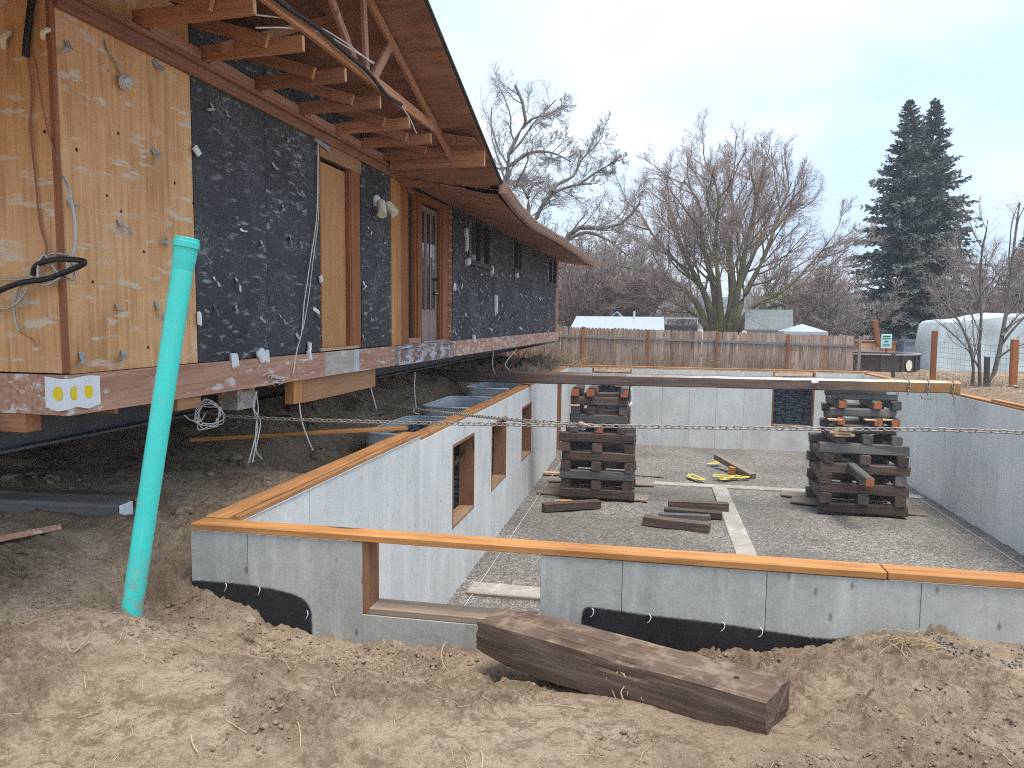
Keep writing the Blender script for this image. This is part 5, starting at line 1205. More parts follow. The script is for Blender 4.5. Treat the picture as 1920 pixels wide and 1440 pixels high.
tree('bare_maple', 'big bare multi-stemmed maple with mossy trunks behind the fence', 'tree', MAPLE, M['bark'], M['twig_red'], tuple(bs))
# crooked bare tree behind the house
YW = 38.; bw = at(985, 640, Y=YW)
def wl_(pl, dy=0.): n = len(pl); return [tuple(at(x_, y_, Y=YW + dy * i / (n - 1)) - bw) for i, (x_, y_) in enumerate(pl)]
ws = [([(965, 640), (945, 480), (940, 380), (946, 343), (956, 311), (953, 279), (967, 261), (984, 234), (986, 211), (980, 192), (968, 176), (966, 160)], 0, .27), ([(993, 640), (992, 480), (991, 393), (990, 364), (1000, 345), (1020, 340)], 1, .25),
      ([(953, 311), (965, 305), (985, 290), (1010, 284), (1040, 288), (1070, 303)], -2, .12), ([(992, 460), (1005, 410), (1025, 374), (1050, 356), (1085, 346), (1110, 345)], 2, .17), ([(1030, 640), (1035, 520), (1062, 447), (1090, 426), (1130, 428), (1170, 416), (1200, 380)], 0, .26),
      ([(1060, 450), (1100, 436), (1140, 450), (1165, 470), (1185, 485)], -2, .12), ([(1035, 360), (1046, 345), (1075, 330), (1090, 300), (1115, 275), (1130, 255)], 3, .11), ([(980, 240), (1000, 222), (1030, 215), (1050, 200)], -2, .08), ([(952, 315), (935, 316), (915, 310), (890, 300)], 1, .08),
      ([(1085, 346), (1120, 322), (1150, 305), (1168, 298)], 0, .08), ([(990, 370), (975, 345), (960, 338)], 2, .1)]
B0, L0 = prim([wl_(s, d) for s, d, _ in ws], [r for _, _, r in ws], 14, .25)
WIL = tree_meshes(5, B0, L0, [(12, .3, 1., .9, .32, .018, .02, 7, .16, .05, 4), (8, .15, 1., .75, .55, .014, .011, 5, .16, .02, 3), (7, .15, 1., .7, .6, .012, .0085, 3, .16, .0, 3), (3, .3, 1., .6, .7, .01, .007, 2, .14, 0., 3)], 'crooked_tree')
tree('crooked_bare_tree', 'crooked grey bare tree rising behind the house roof', 'tree', WIL, M['bark2'], M['twig_grey'], tuple(bw))
# bushy bare trees
def bush(seed, n, H, spread, lv, r0=.07):
    g = np.random.default_rng(seed); polys = []
    for k in range(n):
        a = g.uniform(0, 6.28); s = spread * g.uniform(.3, 1.); h = H * g.uniform(.65, 1.); c, s_ = math.cos(a) * s, math.sin(a) * s
        polys.append([(.1 * c, .1 * s_, 0), (.35 * c + g.normal(0, .2), .35 * s_, h * .35), (.7 * c + g.normal(0, .3), .7 * s_ + g.normal(0, .3), h * .7), (c, s_, h)])
    B0, L0 = prim(polys, [r0 * g.uniform(.6, 1.2) for _ in range(n)], 10, .2); return tree_meshes(seed, B0, L0, lv, 'bush')
LVB = [(8, .15, 1., .6, .42, .016, .015, 6, .12, .05, 4), (7, .15, 1., .65, .5, .014, .009, 4, .14, .03, 3), (7, .15, 1., .65, .65, .012, .0072, 3, .16, .02, 3)]
BU = [bush(31, 9, 5.5, 2.6, LVB), bush(32, 7, 7.5, 3., LVB, .1), bush(33, 11, 4., 2.4, LVB, .05)]
spots = [(1085, 600, 46, 1, .9, 'behind the white-roofed house, at the far corner of the house'), (1125, 600, 48, 0, 1.05, 'behind the small blue gable'), (1160, 600, 46, 1, .75, 'between the blue gable and the dark trailer'), (1195, 600, 52, 1, .85, 'just left of the dark trailer'),
         (1285, 605, 66, 0, 1.1, 'left of the big maple, far back'), (1455, 605, 62, 0, 1.0, 'behind the grey shingled shed'),
         (1500, 608, 50, 0, .95, 'above the pale canopy'), (1545, 610, 46, 1, .8, 'between the shed and the spruces, taller one'), (1575, 610, 44, 2, 1.1, 'at the left foot of the spruces'), (1800, 610, 48, 1, .9, 'right of the spruces behind the tarp'), (1850, 610, 52, 1, 1.0, 'behind the tarp, taller one'),
         (1890, 610, 46, 0, 1.1, 'behind the tarp at the right edge'), (1110, 600, 62, 1, 1.1, 'tall and hazy above the blue gable'), (1170, 600, 72, 1, 1.15, 'tall and hazy above the dark trailer'), (1255, 600, 85, 1, 1.1, 'farthest back, between the trailer and the maple'), (1420, 605, 84, 1, 1.0, 'farthest back, behind the maple trunk'), (1620, 610, 70, 1, .8, 'hidden behind the left side of the spruces'),
         (1072, 600, 44, 2, 1.5, 'low and dense at the far corner of the house'), (1102, 600, 47, 2, 1.5, 'low and dense in front of the blue gable'), (1140, 600, 46, 2, 1.4, 'low and dense just right of the blue gable'), (1178, 600, 48, 2, 1.5, 'low and dense under the vent pipe'), (1100, 600, 48, 0, 1.3, 'brown and rounded above the far house corner'), (1150, 600, 52, 0, 1.35, 'brown and rounded above the vent pipe')]
for px, py, Y_, kind, s, lab in spots:
    p = at(px, py, Y=Y_); z = float(ground_z(p[0], p[1], False))
    tree('bare_thicket_tree', 'bare brown thicket tree ' + lab, 'tree', BU[kind], M['bark2'], M['twig'] if kind else M['twig_red'], (p[0], p[1], z - .1), rnd.uniform(0, 6), (s, s, s * rnd.uniform(.9, 1.1)), 'bare trees beyond the fence')
# small bare tree in the garden, right
YT = 21.5; bt = at(1845, 725, Y=YT); bt[2] = float(ground_z(bt[0], bt[1], False)) - .05
def st_(pl, dy=0.): n = len(pl); return [tuple(at(x_, y_, Y=YT + dy * i / (n - 1)) - bt) for i, (x_, y_) in enumerate(pl)]
gs = [([(1848, 728), (1868, 690), (1875, 650), (1885, 595), (1895, 520), (1905, 430), (1912, 380)], .4, .075), ([(1838, 728), (1836, 660), (1840, 590), (1838, 500), (1850, 430)], -.4, .055), ([(1822, 728), (1825, 690), (1815, 640), (1790, 590), (1760, 560)], -.8, .05), ([(1836, 690), (1810, 650), (1780, 620), (1755, 600)], .8, .03),
      ([(1878, 630), (1910, 600), (1950, 590)], .5, .035), ([(1872, 670), (1905, 650), (1945, 640)], -.5, .03), ([(1893, 540), (1930, 500), (1950, 450)], .5, .03), ([(1838, 560), (1815, 500), (1800, 440)], .5, .025)]
B0, L0 = prim([st_(s, d) for s, d, _ in gs], [r for _, _, r in gs], 10, .3)
GT = tree_meshes(77, B0, L0, [(8, .15, 1., .7, .45, .012, .006, 6, .12, .04, 4), (6, .15, 1., .65, .5, .01, .0045, 4, .12, .02, 3), (3, .2, 1., .6, .5, .01, .004, 2, .1, .0, 3)], 'garden_tree')
tree('garden_tree', 'small bare tree with forked trunks in front of the pale tarp', 'tree', GT, M['bark2'], M['twig_grey'], tuple(bt))

# spruces
def spruce_meshes(seed, H, Rb):
    g = np.random.default_rng(seed); Kb = 8; zs = []; z = .4
    while z < H - .15: zs.append(z); z += .12 + .11 * (1 - z / H)
    zs = np.repeat(np.array(zs), 5); N = len(zs); zs = zs + g.normal(0, .1, N); az = g.uniform(0, 6.28, N); t = np.clip(zs / H, 0, 1)
    Ln = Rb * (1 - t) ** .85 * g.uniform(.55, 1.15, N) + .18
    d = np.stack([np.cos(az), np.sin(az), .05 + .5 * t], 1); d = nrm(d); p = np.stack([0 * zs, 0 * zs, zs], 1)
    pts = np.zeros((N, Kb + 1, 3)); pts[:, 0] = p; cur = d.copy(); dirs = np.zeros_like(pts)
    for k in range(Kb):
        dirs[:, k] = cur; pts[:, k + 1] = pts[:, k] + cur * (Ln / Kb)[:, None]; cur[:, 2] += np.where(k < 5, -.1, .13) * (1.15 - t); cur = nrm(cur + g.normal(0, .04, (N, 3)))
    dirs[:, Kb] = cur; rad = (.006 + Ln[:, None] * .008) * (1 - np.linspace(0, .8, Kb + 1))[None]
    wood_ = tubes((pts, dirs, rad), 4); tr_ = tubes((np.array([[[0, 0, H * q] for q in np.linspace(0, 1, 9)]]), np.tile([0, 0, 1.], (1, 9, 1)), (np.linspace(.28, .015, 9))[None]), 8)
    m_ = 12; tt = (np.arange(m_)[None] + g.random((N, m_))) / m_; tt = .12 + .88 * tt; f = tt * Kb; i = np.minimum(f.astype(int), Kb - 1); fr = (f - i)[..., None]; ii = np.arange(N)[:, None]
    c = pts[ii, i] * (1 - fr) + pts[ii, i + 1] * fr; dd_ = dirs[ii, i]; side = nrm(np.cross(dd_, np.array([0, 0, 1.])))
    V = []; Q = []
    sz = (np.clip(Ln, .35, 2.6)[:, None] * .155 + .10) * (1.15 - .5 * tt)
    for sgn, dn in ((1, .35), (-1, .35), (.25, 1.), (-.35, .7), (.0, -.15)):
        o = nrm(dd_ * .75 + side * sgn + np.array([0, 0, -1.]) * dn * g.uniform(.3, 1.1, (N, m_, 1)) + g.normal(0, .18, (N, m_, 3)))
        Lq = sz[..., None] * g.uniform(.7, 1.3, (N, m_, 1)); wq = nrm(np.cross(o, g.normal(0, 1, (N, m_, 3)) + np.array([0, 0, .6]))) * Lq * .2
        q = np.stack([c - wq * .4, c + o * Lq * .5 - wq, c + o * Lq, c + o * Lq * .5 + wq], 2).reshape(-1, 3); V.append(q)
    V = np.vstack(V); Q = np.arange(len(V)).reshape(-1, 4)
    v2, q2 = merge([wood_, tr_]); return fastmesh('spruce_trunk', v2, q2), fastmesh('spruce_crown', V, Q)
SP = spruce_meshes(4, 17.5, 5.1)
for px, Y_, H, lab, rz in ((1683, 52, 1.0, 'left one of the twin dark spruces behind the fence', .4), (1727, 53, 1.03, 'right one of the twin dark spruces behind the fence', 2.9), (1915, 50, .45, 'dark spruce at the right edge behind the tarp', 1.3)):
    p = at(px, 640, Y=Y_); z = -.35; topz = at(px, 188 if H > .9 else 440, Y=Y_)[2]; s = (topz - z) / 17.5
    tree('spruce_tree', lab, 'tree', SP, M['bark2'], M['needle'], (p[0], p[1], z), rz, (s * (.98 if H > .9 else 1.5), s * (.98 if H > .9 else 1.5), s), 'spruces')

# ================================================================== THINGS BEYOND THE BASEMENT
def stub(name, label, cat, p0, p1, r, mat, group=None, square=True):
    a = Vector(p0); b = Vector(p1); d = (b - a); Mt = Matrix.Translation(a) @ d.to_track_quat('Z', 'Y').to_matrix().to_4x4()
    o = (MB().box(-r, r, -r, r, 0, d.length, b=r * .2) if square else MB().tube([(0, 0, 0), (0, 0, d.length)], r, 8)).build(name, M[mat], None, Mt); return tag(o, label, cat, group)
stub('wooden_post', 'upright orange wooden post left of the garden tree', 'post', at(1748, 722, Y=24), at(1753, 620, Y=24), .07, 'redwood', 'orange posts')
stub('wooden_post', 'upright orange wooden post at the right edge of the yard', 'post', at(1898, 745, Y=19), at(1903, 636, Y=19), .07, 'redwood', 'orange posts')
stub('wooden_post', 'tilted orange post standing behind the plywood bin', 'post', at(1648, 650, Y=33), at(1640, 600, Y=33), .09, 'redwood', 'orange posts')
stub('fence_stake', 'dark stake in front of the brown pool', 'stake', at(1674, 712, Y=24), at(1675, 663, Y=24), .05, 'winframe', 'dark stakes')
stub('fence_stake', 'dark stake at the foot of the garden tree', 'stake', at(1849, 730, Y=20.5), at(1851, 669, Y=20.5), .055, 'winframe', 'dark stakes')
wf_ = thing('wire_fence', 'thin wire mesh fence between the posts in front of the tarp', 'fence', (8.3, 21, 0))
mb = MB(); A = np.array([8.45, 24.2]); Bq = np.array([8.45, 15.0])
for z in np.arange(.15, 1.25, .15): mb.tube([(A[0] - 8.3, A[1] - 21, z), (Bq[0] - 8.3, Bq[1] - 21, z)], .0035, 3)
for y in np.arange(15.2, 24.2, .3): mb.tube([(.15, y - 21, .1), (.15, y - 21, 1.22)], .0025, 3)
w_o = mb.build('wire_mesh', M['winframe'], wf_); w_o['kind'] = 'stuff'
# tarp-covered shelter
def tarp_mesh():
    nx_, nz_ = 60, 26; V = []; Q = []
    x0, x1 = 10.85, 18.9; ys, ye = 31., 33.2
    prof = [(ys - .05, -.35), (ys + .0, .4), (ys + .02, 1.2), (ys + .04, 1.75), (ys + .1, 1.9), (ys + .5, 1.97), (ys + 1.1, 2.0), (ye - .3, 1.95), (ye, 1.7), (ye + .1, -.35)]
    P_ = spline([(a, b, 0) for a, b in prof], 5); n = len(P_)
    for i in range(nx_ + 1):
        t = i / nx_; x_ = x0 + (x1 - x0) * t; ht = np.interp(t, [0, .008, .02, .1, .25, .5, 1], [.93, .98, .99, 1., 1.12, 1.1, 1.02])
        for p in P_:
            z = p[1] * (ht if p[1] > 0 else 1); fold = .03 * math.sin(x_ * 5 + z * 1.5) * (1 if p[0] < ys + .5 else .3) + .06 * float(fbm(np.array(x_), np.array(z + p[0]), 1.1, 3, seed=2))
            V.append((x_ + (.14 * (1 - min(1, t * 16)) * (1 - max(z, 0) / 2.) * -1), p[0] + fold, z + .05 * float(fbm(np.array(x_ * 1.5), np.array(p[0]), 1., 2, seed=6))))
    for i in range(nx_):
        for k in range(n - 1): a = i * n + k; Q.append((a, a + n, a + n + 1, a + 1))
    return V, Q + [tuple(range(n))]
tag(MB().add(*tarp_mesh()).build('tarp_shelter', M['tarp'], smooth=True), 'large pile covered by a pale blue tarp behind the garden tree', 'tarp')
# above-ground pool
pool = thing('swimming_pool', 'brown above-ground pool with grey rim behind the end of the fence', 'pool', (8.15, 30.3, -.3))
M['pool'] = plain('pool_wall', (.075, .05, .05), .5, .15, 4.); M['poolrim'] = plain('pool_rim', (.34, .31, .31), .4, .1, 4.)
npz = 14; rr = (1.72, 1.75)
ring = [(rr[0] * math.cos(2 * math.pi * (k + .5) / npz), rr[1] * math.sin(2 * math.pi * (k + .5) / npz)) for k in range(npz)]
HP = .92
for k in range(npz):
    a, b = ring[k], ring[(k + 1) % npz]; V = [(a[0], a[1], 0), (b[0], b[1], 0), (b[0], b[1], HP), (a[0], a[1], HP)]; V += [(v[0] * .98, v[1] * .98, v[2]) for v in V]
    MB().add(V, [(0, 1, 2, 3), (7, 6, 5, 4), (0, 3, 7, 4), (1, 5, 6, 2), (3, 2, 6, 7)]).build('wall_panel', M['pool'], pool)
    V = [(p[0] * s, p[1] * s, HP + h) for h in (.0, .05) for p, s in ((a, 1.05), (b, 1.05), (b, .93), (a, .93))]
    MB().add(V, [(3, 2, 1, 0), (4, 5, 6, 7), (0, 1, 5, 4), (2, 3, 7, 6), (1, 2, 6, 5), (3, 0, 4, 7)]).build('rim', M['poolrim'], pool)
    MB().box(a[0] * 1.02 - .04, a[0] * 1.02 + .04, a[1] * 1.02 - .04, a[1] * 1.02 + .04, 0, HP, b=.01).build('upright', M['winframe'], pool)
MB().add([(1.05 + .13 * math.cos(t), -1.42 + .085 * math.cos(t), .55 + .2 * math.sin(t)) for t in np.linspace(0, 6.28, 25)[:-1]], [tuple(range(24))]).build('oval_badge', M['dot'] if 0 else M['cream'], pool)
# plywood bin, sign
bn = thing('plywood_bin', 'orange plywood bin behind the pool', 'bin', (9.2, 33.2, -.3)); M['orangeply'] = wood('orange_ply_x', (.28, .11, .04), (.45, .2, .08), 0, .1)
for lim in ((-.75, .8, -.02, 0, 0, 1.3), (-.75, .8, 1.2, 1.22, 0, 1.3), (-.77, -.75, 0, 1.2, 0, 1.3), (.8, .82, 0, 1.2, 0, 1.3)): MB().box(*lim).build('side_board', M['orangeply'], bn)
MB().box(-.8, .85, -.05, 1.25, 1.3, 1.36).build('lid', M['stain_x'], bn); MB().box(-.55, .15, -.04, -.021, .8, 1.25).build('patch_board', M['newwood'], bn)
M['signgreen'] = plain('pale_green_sign', (.45, .68, .66), .5, .05)
sp = at(1662, 640, Y=30); sg = thing('yard_sign', 'small pale green sign on a post in front of the plywood bin', 'sign', (sp[0], 30, -.2))
MB().tube([(0, .03, 0), (.02, .03, sp[2] + .2)], .025, 6).build('post', M['winframe'], sg); zc = sp[2] + .2
MB().box(-.19, .19, -.012, .012, zc - .27, zc + .27, b=.02).build('panel', M['signgreen'], sg)
M['signink'] = plain('sign_ink', (.03, .16, .14), .6, .05)
for k, (a, b, z, h_) in enumerate(((-.13, .13, .16, .05), (-.14, .14, .08, .035), (-.07, .07, -.03, .05), (-.13, .13, -.12, .025), (-.11, .11, -.18, .025))): MB().box(a, b, -.0165, -.0125, zc + z, zc + z + h_).build('print_line', M['signink'], sg)
# vehicles beyond
def car(name, label, loc, rz, col, L_=4.5, W=1.84, Hh=1.62):
    t = thing(name, label, 'car', loc, 'cars beyond the yard'); t.rotation_euler = (0, 0, rz); cm = plain(name + '_paint', col, .3, .05, 2., spec=.6)
    low = [(0, .32), (.05, .78), (.12, .98), (.5, 1.0), (3.1, .98), (4.2, .86), (4.48, .62), (4.5, .3), (3.95, .25), (.5, .25)]; top = [(.15, .98), (.42, 1.52), (.9, Hh), (2.0, Hh), (2.45, 1.5), (3.15, .97)]
    body = MB()
    for poly, ins, tp_ in ((low, 0, .03), (top, .04, .2)):
        n = len(poly); V = []
        for sx in (-1, 1):
            for y, z in poly: V.append((sx * (W / 2 - ins - (tp_ * max(0, z - .95) / .6)), y - L_ / 2, z))
        body.add(V, [tuple(range(n)), tuple(range(n, 2 * n))[::-1]] + [(i, n + i, n + (i + 1) % n, (i + 1) % n) for i in range(n)])
    body.build('body', cm, t)
    def quad(nm, pts, mat, par=t): MB().add(pts, [(0, 1, 2, 3)]).build(nm, mat, par)
    w2 = W / 2 - .06; quad('rear_window', [(-w2 + .04, .19 - L_ / 2, 1.03), (w2 - .04, .19 - L_ / 2, 1.03), (w2 - .2, .392 - L_ / 2, 1.49), (-w2 + .2, .392 - L_ / 2, 1.49)], M['glass'])
    for sx in (-1, 1):
        quad('side_window', [(sx * (W / 2 - .045), y - L_ / 2, z) if z < 1.2 else (sx * (W / 2 - .20), y - L_ / 2, z) for y, z in ((.55, 1.03), (2.75, 1.03), (2.3, 1.46), (.72, 1.46))], M['glass'])
        MB().box(sx * (W / 2 - .12) - .07, sx * (W / 2 - .12) + .07, .02 - L_ / 2, .1 - L_ / 2, .72, .95, b=.01).build('tail_light', M['crib_end'], t)
        for y in (.9, 3.6):
            w_ = MB().tube([(sx * (W / 2 - .2), y - L_ / 2, .33), (sx * (W / 2 + .01), y - L_ / 2, .33)], .33, 18).build('wheel', M['black'], t); MB().tube([(sx * (W / 2 + .005), y - L_ / 2, .33), (sx * (W / 2 + .02), y - L_ / 2, .33)], .19, 12).build('rim', M['galv'], w_)
    MB().box(-W / 2 + .05, W / 2 - .05, -.06 - L_ / 2, .02 - L_ / 2, .35, .55, b=.03).build('bumper', M['winframe'], t); return t
p = at(1708, 660, Y=39); car('parked_car', 'dark blue-grey car behind the pool beside the tarp', (p[0] - .1, 41, -.55), .25, (.06, .075, .10))
p = at(1655, 660, Y=46); car('parked_car', 'pale car roof seen above the plywood bin', (p[0], 47, -.7), 1.45, (.45, .48, .5))
# neighbouring roofs
def gable_house(name, label, cat, c, sx, sy, hw, hr, wall_m, roof_m, ridge='X', over=.3, rz=0., n_course=0):
    t = thing(name, label, cat, c); t.rotation_euler = (0, 0, rz); MB().box(-sx / 2, sx / 2, -sy / 2, sy / 2, 0, hw).build('wall', wall_m, t)
    ex_, ey_ = sx / 2 + over, sy / 2 + over
    for s in (-1, 1):
        q = [(-ex_, s * ey_, hw - .08), (ex_, s * ey_, hw - .08), (ex_, 0, hr), (-ex_, 0, hr)] if ridge == 'X' else [(s * ex_, -ey_, hw - .08), (s * ex_, ey_, hw - .08), (0, ey_, hr), (0, -ey_, hr)]
        v = q + [(a, b, z + .08) for a, b, z in q]; rf = MB().add(v, [(3, 2, 1, 0), (4, 5, 6, 7), (0, 1, 5, 4), (1, 2, 6, 5), (2, 3, 7, 6), (3, 0, 4, 7)]).build('roof', roof_m, t)
    e = [(sx / 2, -sy / 2, hw), (sx / 2, sy / 2, hw), (sx / 2, 0, hr)] if ridge == 'X' else [(-sx / 2, -sy / 2, hw), (sx / 2, -sy / 2, hw), (0, -sy / 2, hr)]
    for s in (0, 1):
        ee = [((-a if s else a), b, z) for a, b, z in e] if ridge == 'X' else [(a, (-b if s else b), z) for a, b, z in e]; MB().add(ee, [(0, 1, 2)]).build('gable', wall_m, t)
    return t
M['whiteroof'] = plain('frosted_metal_roof', (.36, .40, .45), .5, .12, 6.); M['bluewall'] = plain('blue_siding', (.05, .14, .22), .7, .1); M['greyshingle'] = plain('grey_shingle_roof', (.16, .18, .18), .9, .3, 5.)
M['siding'] = plain('pale_siding', (.4, .4, .4), .8, .1)
a = at(1070, 600, Y=33); b = at(1246, 600, Y=33)
gable_house('neighbour_house', 'low house with frosted white metal roof beyond the fence', 'house', ((a[0] + b[0]) / 2, 35.5, -1.1), b[0] - a[0] - .6, 5, 2.5, 3.02, M['siding'], M['whiteroof'])
p = at(1156, 600, Y=40); sh = gable_house('blue_shed', 'small blue gable with an orange panel peeking above the white roof', 'shed', (p[0], 41, -.6), 1.1, 2, 2.3, 2.85, M['bluewall'], M['whiteroof'], 'Y', .15)
MB().box(-.26, .26, -1.05, -1.0, 2.2, 2.55).build('orange_panel', M['orangeply'], sh)
p = at(1189, 600, Y=35); stub('vent_pipe', 'thin vent pipe on the frosted white roof', 'pipe', (p[0], 35, 1.2), (p[0], 35, 2.25), .05, 'galv', square=False)
p0 = at(1248, 600, Y=34); p1 = at(1309, 600, Y=34); tr_ = thing('dark_trailer', 'dark box trailer with a light top rail behind the fence', 'trailer', ((p0[0] + p1[0]) / 2, 35, -.6)); hw_ = (p1[0] - p0[0]) / 2
MB().box(-hw_, hw_, -1, 1.5, .4, 2.25, b=.03).build('box_body', M['winframe'], tr_); 
for lim in ((-hw_, hw_, -1.02, -.97, 2.52, 2.57), (-hw_, -hw_ + .05, -1.02, -.97, 2.25, 2.52), (hw_ - .05, hw_, -1.02, -.97, 2.25, 2.52), (-hw_, hw_, 1.45, 1.5, 2.52, 2.57)): MB().box(*lim).build('top_rail', M['siding'], tr_)
for sx in (-1, 1): MB().tube([(sx * hw_ * .6 - .1, -1.02, .35), (sx * hw_ * .6 - .1, -.8, .35)], .35, 14).build('wheel', M['black'], tr_)
p = at(1452, 600, Y=40); gable_house('garden_shed', 'small shed with grey shingled roof beyond the fence', 'shed', (p[0], 42, -.5), 2.2, 2.6, 1.95, 2.95, M['siding'], M['greyshingle'], 'X', .12, rz=-.12)
p = at(1512, 615, Y=35); cn = thing('canopy', 'pale pop-up canopy top just above the fence', 'canopy', (p[0], 36, -.2))
MB().add([(-.95, -.95, 1.6), (.95, -.95, 1.6), (.95, .95, 1.6), (-.95, .95, 1.6), (0, 0, 1.95), (-.95, -.95, 1.45), (.95, -.95, 1.45), (.95, .95, 1.45), (-.95, .95, 1.45)], [(0, 1, 4), (1, 2, 4), (2, 3, 4), (3, 0, 4), (0, 5, 6, 1), (1, 6, 7, 2), (2, 7, 8, 3), (3, 8, 5, 0)]).build('cover', M['whiteroof'], cn)
for a in (-.92, .92):
    for b in (-.92, .92): MB().box(a - .02, a + .02, b - .02, b + .02, 0, 1.5).build('leg', M['galv'], cn)
# utility pole and line, far hill
p = at(1306, 600, Y=95); up_ = thing('utility_pole', 'thin utility pole far behind the dark trailer', 'pole', (p[0], 95, -1)); MB().tube([(0, 0, 0), (0, 0, 8.6)], [.15, .1], 8).build('shaft', M['bark2'], up_); MB().box(-1, 1, -.06, .06, 7.9, 8.05).build('crossarm', M['bark2'], up_)
for z in (4.6, 5.4):
    tag(MB().tube([(p[0] + dx, 95, z - .6 - .9 * (1 - (dx / 40) ** 2) + 0.) for dx in np.linspace(-40, 40, 17)], .03, 4).build('power_line', M['winframe']), 'thin power line sagging across behind the trees, %s one' % ('lower' if z < 5 else 'upper'), 'cable', 'power lines')
xs = np.linspace(-410, 410, 130); V = []; Q = []
for j, (y, hh) in enumerate(((430, -2), (470, 12), (520, 30), (580, 40), (680, 20))):
    for x_ in xs: V.append((x_, y, hh * (.75 + .35 * float(fbm(np.array(x_), np.array(y), .006, 3, seed=1))) + (4.5 * abs(float(fbm(np.array(x_), np.array(y * 3.), .08, 3, seed=8))) if hh > 0 else 0)))
for j in range(4):
    for i in range(129): a = j * 130 + i; Q.append((a, a + 1, a + 131, a + 130))
gm = G('forest_hill', .95, .1); M['hill'] = gm.col(gm.ramp(gm.noise(None, .12, 6, .7), [(.35, (.025, .04, .035)), (.65, (.075, .085, .065))])); tag(MB().add(V, Q).build('hill', M['hill']), 'low wooded hill far behind the trees', None, kind='structure')

# ================================================================== SMALL GROWTH AND LITTER
def strands(name, label, cat, N, posf, hf, r, mat, lean, seed, K=4):
    g = np.random.default_rng(seed); p = posf(g, N); d = nrm(np.stack([g.normal(0, lean, N), g.normal(0, lean, N), np.ones(N)], 1)); Ln = hf(g, N)
    B = grow(g, p, d, Ln, np.full(N, r), K, .22, (0, 0, -.03), .4); v, q = tubes(B, 3); p2, d2, L2, r2 = spawn(g, B, Ln, 3, .3, .95, .7, .4, .01, r * .6); B2 = grow(g, p2, d2, L2, r2, 3, .2, (0, 0, 0), .4)
    V, Q = merge([(v, q), tubes(B2, 3)]); tag(link(name, fastmesh(name, V, Q), M[mat]), label, cat, kind='stuff')
def fpos(g, N): x = g.choice([-2, -.3, .6, 2.2, 3.4, 4.2, 6.2], N) + g.normal(0, .45, N); y = g.uniform(26.6, 27.75, N); return np.stack([x, y, ground_z(x, y, False) - .05], 1)
strands('dry_weeds', 'dry brown weeds along the foot of the fence', 'weeds', 900, fpos, lambda g, N: g.uniform(.3, .95, N), .004, 'drybrush', .25, 5)
def rpos(g, N): x = g.uniform(7.0, 9.5, N); y = g.uniform(14, 26, N); return np.stack([x, y, ground_z(x, y, False) - .03], 1)
strands('dry_grass', 'tufts of dry grass on the bank beside the right wall', 'grass', 900, rpos, lambda g, N: g.uniform(.08, .35, N), .0035, 'drybrush', .5, 6, 3)
def bpos(g, N): x = g.normal(-3.4, 1., N); y = g.normal(24.4, .6, N); return np.stack([x, y, ground_z(x, y, False) - .02], 1)
strands('dry_roots', 'pile of dry roots and stalks behind the far house corner', 'roots', 500, bpos, lambda g, N: g.uniform(.2, .7, N), .006, 'root', 1.2, 7)
# clump of pulled roots at the front wall
rc = at(1688, 1203, Z=0.); g = np.random.default_rng(12); mb = MB()
for k in range(46):
    a = g.uniform(0, 6.28); el = g.uniform(-.1, .9); Lr = g.uniform(.06, .24); d = np.array([math.cos(a) * math.cos(el), -abs(math.sin(a)) * math.cos(el) * .8 + .15, math.sin(el)]); p = np.array([rc[0] + g.normal(0, .05), rc[1] - .06 + g.normal(0, .025), .0 + g.uniform(0, .03)]); P_ = [p]
    for q in range(4): p = p + d * Lr / 4 + g.normal(0, .008, 3); d = d + np.array([0, 0, -.22]); p[2] = max(p[2], float(ground_z(p[0], p[1])) + .003); P_.append(p)
    pp = spline(P_, 3); mb.tube(pp, [.0028 * (1 - .7 * i / len(pp)) for i in range(len(pp))], 4)
tag(mb.build('root_clump', M['root']), 'clump of dry pale roots on the dirt against the front wall', 'roots')
mb = MB()
for k in range(150):
    x_, y_ = g.uniform(-3.2, 2.4), g.uniform(2.0, 3.95); a = g.uniform(0, 6.28); Lr = g.uniform(.03, .13) * (1 if k % 6 else 1.6); z = float(ground_z(x_, y_))
    P_ = [(x_ + math.cos(a) * t * Lr + g.normal(0, .004), y_ + math.sin(a) * t * Lr + g.normal(0, .004), float(ground_z(x_ + math.cos(a) * t * Lr, y_ + math.sin(a) * t * Lr)) + .004 + .012 * math.sin(t * 3) * g.random()) for t in (0, .33, .66, 1)]
    mb.tube(P_, .0013 if k % 6 else .0022, 4)
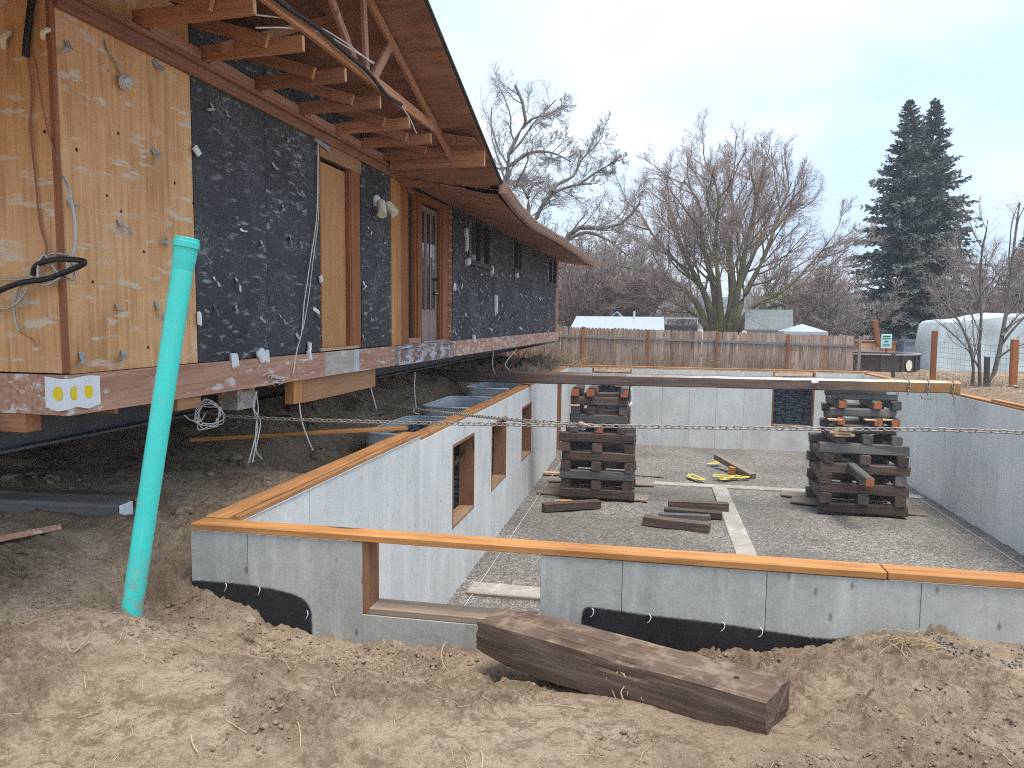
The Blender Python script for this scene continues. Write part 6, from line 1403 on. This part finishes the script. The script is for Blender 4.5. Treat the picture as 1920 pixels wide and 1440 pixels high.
tag(mb.build('dry_straw', M['root']), 'bits of dry root and straw strewn over the dirt', 'straw', kind='stuff')
for i, pts in enumerate([[(835, 1205), (828, 1225), (832, 1250), (846, 1266)], [(123, 1207), (138, 1226), (166, 1196)], [(902, 1412), (905, 1425), (903, 1445)], [(358, 1382), (362, 1400), (372, 1415)]]):
    P_ = [at(x_, y_, Z=float(ground_z(*at(x_, y_, Z=-.08)[:2]))) + np.array([0, 0, .008]) for x_, y_ in pts]
    tag(MB().tube(spline(P_, 4), .003, 5).build('twig', M['root']), ['curved pale root lying near the opening of the front wall', 'forked straw stem on the dirt at the left', 'short twig at the bottom edge of the photo', 'short stalk on the dirt, lower left'][i], 'twig', 'twigs on the dirt')
gch = np.random.default_rng(9); Vs, Ts = scatter_clods(700, (1.45, 2.5), (3.8, 4.05), .004, .010, 19, 3.)
M['chips'] = plain('grey_stone_chips', (.17, .16, .145), .8, .6, 60.)
tag(link('stone_chips', fastmesh('stone_chips', Vs + np.array([0, 0, .004]), None, Ts), M['chips']), 'grey stone chips spilled against the front wall at the right', 'gravel', kind='stuff')
o = MB().add([tuple(at(x_, y_, Z=-.13) + np.array([0, 0, dz])) for x_, y_, dz in ((458, 1160, .0), (468, 1156, .012), (480, 1161, .008), (478, 1166, .0), (464, 1165, -.002))], [(0, 1, 2, 3, 4)]).build('dry_leaf', M['plank']); tag(o, 'small reddish dead leaf at the foot of the black coating', 'leaf')

# ================================================================== AIR
hz = MB().box(-420, 420, -5, 690, -4, 46).build('haze', None); hm = bpy.data.materials.new('thin_haze'); hm.use_nodes = True; hn = hm.node_tree; hn.nodes.clear()
ho = hn.nodes.new('ShaderNodeOutputMaterial'); hv = hn.nodes.new('ShaderNodeVolumePrincipled'); hv.inputs['Color'].default_value = (.86, .92, 1., 1); hv.inputs['Density'].default_value = .0012; hv.inputs['Anisotropy'].default_value = .2
hn.links.new(hv.outputs[0], ho.inputs['Volume']); hz.data.materials.append(hm); tag(hz, 'thin pale winter haze in the air', 'haze', kind='stuff')
